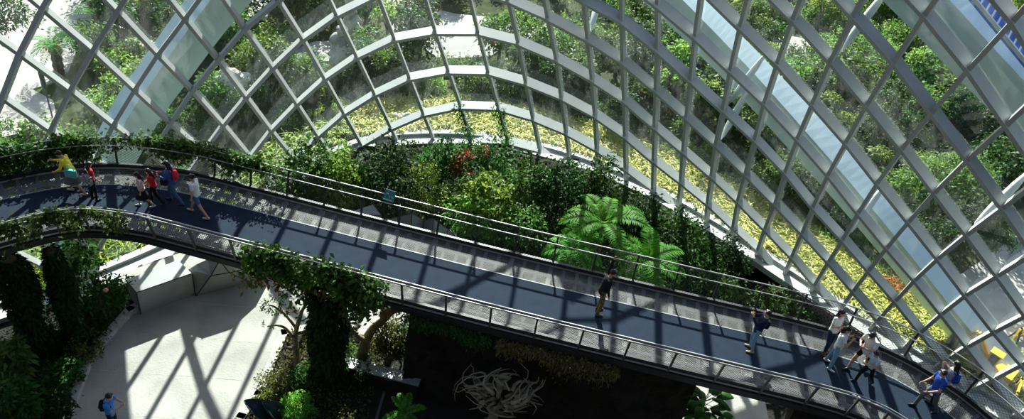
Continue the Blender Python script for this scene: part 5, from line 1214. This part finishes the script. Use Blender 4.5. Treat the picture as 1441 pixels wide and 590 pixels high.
def view(x, y, z=1.0):
    p = RM.T @ np.array([x, y, z - CAM_H]); return (CX + FPX * p[0] / p[2], CY + FPX * p[1] / p[2]) if p[2] > 0 else (-9999, 0)
spots = []; tries = 0
SPECIAL = [at(70, 112, 0), at(510, 42, 0), at(566, 46, 0), at(1318, 322, 0), at(492, 78, 0), at(448, 80, 0), at(903, 92, 0), at(1400, 520, 0)]
while len(spots) < 330 and tries < 30000:
    tries += 1
    x = rg.uniform(-34, 46); y = rg.uniform(8, 66); d = outside(x, y)
    if d < 4.2 or y < 12 and abs(x) < 20: continue
    px, py = view(x, y, 0.0)
    if not (-60 < px < 1500 and -75 < py < 640): continue
    near = d < 7.0
    if any(in_poly(x, y, w) for w in PATHW) : continue
    if any(in_poly(x + dx, y + dy, w) for w in PATHW for dx, dy in ((.5, -.9), (-.5, -.9), (0, -1.5), (.8, 0), (-.8, 0))): continue
    if any(math.hypot(x - s.x, y - s.y) < 1.3 for s in SPECIAL): continue
    mn = .95 if near else 1.5 if y < 46 else 1.95
    if any((x - a) ** 2 + (y - b) ** 2 < mn * mn for a, b, *_ in spots): continue
    kind = rg.choice(['low', 'scrub', 'dark', 'bushy'], p=[.12, .33, .40, .15]) if near else rg.choice(['bushy', 'dark', 'loose', 'low', 'scrub'], p=[.34, .24, .16, .10, .16])
    s = rg.uniform(.6, .85) if near else rg.uniform(.75, 1.2)
    spots.append((x, y, kind, s, rg.uniform(0, 6.28)))
for x, y, kind, s, rz in spots: place(kind, x, y, s, rz, -.03 + ground_z(x, y))
for k in PROTO:
    for o in PROTO[k]:
        if o.name not in used and not o.get('label'):
            for ch in list(o.children): bpy.data.objects.remove(ch)
            bpy.data.objects.remove(o)
# palms and spiky plants
def palm(label, px, py, h, L, n, seed, lift=(10, 70), sag=1.0, leaf=.32, base=None, name='palm', tr=.16, m_='out_palm', width=.05):
    rg = np.random.default_rng(seed); b = base or at(px, py, 0); t = thing(name, label, 'palm' if name == 'palm' else 'plant', (b.x, b.y, 0))
    c = Vector((b.x + .1, b.y, h)); mb = MB(); k = max(4, int(h / .18)); mb.tube([Vector((b.x, b.y, 0)).lerp(c, i / k) for i in range(k + 1)], [tr * (1.15 if i % 2 else .95) * (1.25 if i > k - 2 else 1) for i in range(k + 1)], 10); mb.build('trunk', M['bark'], t)
    V, F, st = fronds(n, L, rg, leaf=leaf, lift=lift, sag=sag, pairs=18, width=width, base=tuple(c)); fast_obj('crown', V, F, M[m_], t); st.build('frond_stalk', M['leaf_olive'], t); return t
palm('palm tree with a thick dark trunk on the pale paving at upper left', 84, 106, 1.45, 1.35, 24, 1, tr=.22)
palm('small feathery palm near the top edge left of the first white arch', 138, 52, 1.2, 1.5, 16, 2)
palm('small palm at the top edge beside the bright arch fin at left', 232, 30, 1.0, 1.5, 16, 3)
palm('bushy dark palm beside the tall pale boulder at the top', 516, 34, 1.1, 1.5, 22, 4, (5, 75), .8)
palm('spiky round agave on the bright path at top centre', 566, 44, .7, 1.0, 26, 5, (0, 85), .15, .10, None, 'agave', .1, 'out_palm', .03)
palm('small palm among the bushes below the gravel path at top centre', 690, 122, .9, 1.3, 16, 6)
palm('small palm in the garden left of the tall boulder', 432, 112, .8, 1.4, 16, 7)
for k_, (px, py, h) in enumerate([(1300, 112, 3.2), (1318, 118, 2.6), (1336, 108, 3.0), (1285, 100, 2.8)]):
    b = at(px, py, 0); t = thing('tall_cactus', ['tallest column cactus by the pale patch at upper right', 'shorter column cactus in front of the pale patch at upper right', 'column cactus right of the pale patch at upper right', 'column cactus left of the pale patch at upper right'][k_], 'cactus', (b.x, b.y, 0)); mb = MB()
    for q in range(6):
        x0, y0 = b.x + .35 * math.cos(q * 1.1), b.y + .35 * math.sin(q * 1.1); hh = h * (.65 + .35 * math.sin(q * 2.3) ** 2); mb.tube([(x0, y0, 0), (x0 + .02, y0, hh * .6), (x0 + .05, y0, hh - .1), (x0 + .05, y0, hh)], [.11, .12, .10, .04], 8)
    mb.build('cactus_stem', M['out_dark'], t, smooth=True)
# pale trunked tree at right
b = at(1318, 322, 0)
small_tree('tree', 'forked dark-trunked tree outside the glass behind the white arch edge at right', [tuple(b), (b.x - .1, b.y, 1.0), (b.x - .2, b.y + .1, 1.8)], [[(b.x - .15, b.y, 1.2), (b.x + .7, b.y + .2, 2.4)], [(b.x - .2, b.y, 1.6), (b.x - .9, b.y + .2, 2.7)]],
           [(b.x + .7, b.y + .3, 2.8, .8, .8, .5), (b.x - .9, b.y + .3, 3.0, .8, .8, .5), (b.x, b.y + .5, 3.3, .9, .8, .5)], 2200, .16, 'out_mid', 9, .16, aspect=.5)
b = at(10, 70, 0)
small_tree('tree', 'leafy branch-tree hanging in at the top left corner', [(b.x - .6, b.y - 1, 0), (b.x - .6, b.y - 1.2, 2.5), tuple(at(-20, 20, 4.5))], [[tuple(at(-20, 30, 4.2)), tuple(at(22, 28, 4.4))], [tuple(at(-20, 10, 4.6)), tuple(at(10, 2, 5.0))]],
           [(*at(12, 22, 4.4), .7, .6, .5), (*at(0, 4, 4.8), .9, .7, .6), (*at(36, 24, 4.2), .5, .5, .4), (*at(-20, 40, 4.0), .6, .6, .6)], 1500, .17, 'out_dark', 10, .12)
# boulders
def boulder(label, px, py, pts, seed, m_='stone', name='boulder'):
    b = at(px, py, 0); mb = MB(); rg = np.random.default_rng(seed)
    for (dx, dz, r) in pts: mb.ell((b.x + dx, b.y + rg.normal(0, .15), max(.1, dz)), (r * rg.uniform(.8, 1.15), r * rg.uniform(.8, 1.1), r * rg.uniform(.9, 1.3)), None, 10, 7)
    me = remesh(mb, .09, 1)
    v = np.empty(len(me.vertices) * 3); me.vertices.foreach_get('co', v); v = v.reshape(-1, 3)
    v += .05 * np.stack([np.sin(v[:, 1] * 9 + v[:, 2] * 7), np.sin(v[:, 2] * 8 + v[:, 0] * 6), np.sin(v[:, 0] * 9 + v[:, 1] * 7)], 1); v -= np.array([b.x, b.y, 0]); me.vertices.foreach_set('co', v.astype(np.float32).ravel())
    o = mesh_child(name, me, M[m_], None); o.location = (b.x, b.y, 0); me.polygons.foreach_set('use_smooth', [False] * len(me.polygons)); return tag(o, label, 'boulder')
boulder('tallest pale carved boulder in the garden at top centre left', 500, 74, [(0, .6, .8), (-.2, 1.5, .6), (-.3, 2.3, .42), (.4, 1.0, .5), (.9, 1.2, .35), (-.3, 2.9, .3), (-.25, 3.3, .2)], 1)
boulder('shorter pale boulder left of the tallest one', 478, 94, [(0, .6, .7), (-.1, 1.4, .5), (.1, 2.1, .32)], 2)
boulder('pale boulder half hidden by shrubs in the middle of the right garden', 903, 92, [(0, .4, .6), (.4, .5, .5), (-.3, .8, .4)], 3)
boulder('pale ridge of rocks near the upper left glass', 196, 74, [(0, .3, .5), (.8, .35, .5), (1.5, .3, .45), (-.7, .25, .4)], 4)
boulder('large pale rock outcrop left of the first bushes below the white arch', 322, 134, [(0, .5, .8), (-.7, .4, .6), (.6, .7, .6), (.2, 1.1, .4)], 5)
boulder('small pale rock by the lamp pole at upper left', 170, 52, [(0, .2, .35), (.5, .25, .35)], 6)
boulder('pale rock in front of the yellow grass left of the arch top', 562, 172, [(0, .2, .35), (.35, .25, .3), (-.3, .15, .25)], 7)
boulder('pale rock at upper right between column cactus and path', 1280, 128, [(0, .3, .45), (.5, .25, .35)], 8)
# lamp pole
b = at(74, 166, 0); t = thing('lamp_post', 'short dark lamp pole on the white path at upper left', 'lamp post', (b.x, b.y, 0)); mb = MB(); mb.tube([(b.x, b.y, 0), (b.x, b.y, 1.5)], .035, 8); mb.build('pole', M['lamp_dark'], t); mb = MB(); mb.tube([(b.x, b.y, 1.45), (b.x, b.y, 1.5), (b.x, b.y, 2.3), (b.x, b.y, 2.33)], [.05, .10, .10, .05], 10); mb.build('lamp_head', M['lamp_dark'], t)
# yellow machines on the road at right
def digger(label, px, py, s, rz):
    b = at(px, py, 0); t = thing('excavator', label, 'excavator', (b.x, b.y, .05), None, rz, world=False); t.scale = (s, s, s)
    for sg in (-1, 1):
        mb = MB(); mb.box((0, sg * .5, .22), (1.5, .28, .36)); mb.tube([(-.75, sg * .5 - .14, .22), (-.75, sg * .5 + .14, .22)], .18, 10); mb.tube([(.75, sg * .5 - .14, .22), (.75, sg * .5 + .14, .22)], .18, 10); mb.build('track', M['device'], t)
    mb = MB(); mb.box((-.25, 0, .72), (1.2, 1.0, .5)); mb.box((-.6, 0, 1.0), (.5, .95, .25)); mb.build('body_shell', M['yellow_paint'], t)
    mb = MB()
    for x, y in ((0, .35), (0, -.02), (.42, .35), (.42, -.02)): mb.bar((x, y, .95), (x, y, 1.75), .05, .05, (1, 0, 0))
    mb.box((.2, .17, 1.78), (.56, .5, .06)); mb.build('cab_frame', M['yellow_paint'], t)
    mb = MB(); mb.box((.2, .17, 1.35), (.36, .32, .74)); mb.build('cab_window', M['lamp_dark'], t)
    mb = MB(); mb.bar((.3, -.25, .9), (1.3, -.25, 1.9), .16, .2); mb.bar((1.3, -.25, 1.9), (2.0, -.25, 1.0), .13, .16); mb.build('boom', M['yellow_paint'], t)
    mb = MB(); mb.box((2.0, -.25, .8), (.34, .4, .36)); mb.bar((1.85, -.25, .7), (2.15, -.25, .5), .4, .06); mb.build('bucket', M['steel_dark'], t)
digger('yellow excavator on the pale road beyond the glass at far right', 1384, 536, .8, 2.4)
def barrier(label, px, py, rz):
    b = at(px, py, 0); t = thing('barrier', label, 'barrier', (b.x, b.y, .05), None, rz, world=False); mb = MB(); mb.box((0, 0, .55), (1.1, .08, .3)); mb.box((0, 0, .2), (1.1, .06, .12)); mb.build('barrier_board', M['yellow_paint'], t)
    for sx in (-.45, .45): mb = MB(); mb.bar((sx, -.2, 0), (sx, 0, .75), .06, .05, (1, 0, 0)); mb.bar((sx, .2, 0), (sx, 0, .75), .06, .05, (1, 0, 0)); mb.build('leg', M['lamp_dark'], t)
barrier('yellow barrier by the right edge beyond the excavator', 1434, 478, .5)
barrier('yellow barrier nearest the glass below the excavator', 1420, 562, 1.0)

# ------------------------------------------------------------------ light
w = bpy.data.worlds.new('sky'); scene.world = w; w.use_nodes = True; nt = w.node_tree; nt.nodes.clear()
SUN_DIR = Vector((-.1, 1.0, 0)).normalized(); SUN_EL = R(31)
sk = nd(nt, 'ShaderNodeTexSky'); sk.sky_type = 'NISHITA'; sk.sun_disc = False; sk.sun_elevation = SUN_EL; sk.sun_rotation = math.atan2(SUN_DIR.x, SUN_DIR.y); sk.dust_density = 2.0; sk.air_density = 1.0
bg = nd(nt, 'ShaderNodeBackground'); bg.inputs['Strength'].default_value = .165; out = nd(nt, 'ShaderNodeOutputWorld')
nt.links.new(sk.outputs[0], bg.inputs[0]); nt.links.new(bg.outputs[0], out.inputs[0])
sd = bpy.data.lights.new('sun', 'SUN'); sd.energy = 12.0; sd.angle = R(.6); sd.color = (1, .975, .92); so = bpy.data.objects.new('sun', sd); COL.objects.link(so)
to = Vector((SUN_DIR.x * math.cos(SUN_EL), SUN_DIR.y * math.cos(SUN_EL), math.sin(SUN_EL))); so.rotation_euler = to.to_track_quat('Z', 'Y').to_euler(); so.location = to * 60
for o in list(bpy.data.objects):
    if 'world' in o.keys(): del o['world']
vs_ = scene.view_settings; scene.display_settings.display_device = 'sRGB'
vs_.view_transform = 'Standard'; vs_.look = 'None'; vs_.exposure = 0.32; vs_.gamma = 1.0; vs_.use_curve_mapping = False
cy_ = scene.cycles; cy_.max_bounces = 7; cy_.diffuse_bounces = 3; cy_.glossy_bounces = 2; cy_.transmission_bounces = 3; cy_.transparent_max_bounces = 24; cy_.use_denoising = True; cy_.caustics_reflective = False; cy_.caustics_refractive = False; cy_.sample_clamp_indirect = 6

bush('croton', 'orange-red tipped clump at the right end of the yellow grass outside the glass', 'plant', 1266, 404, .5, .7, .35, 'leaf_red', 260, .3, seed=52, aspect=.12, ground=-.02, stem=False)
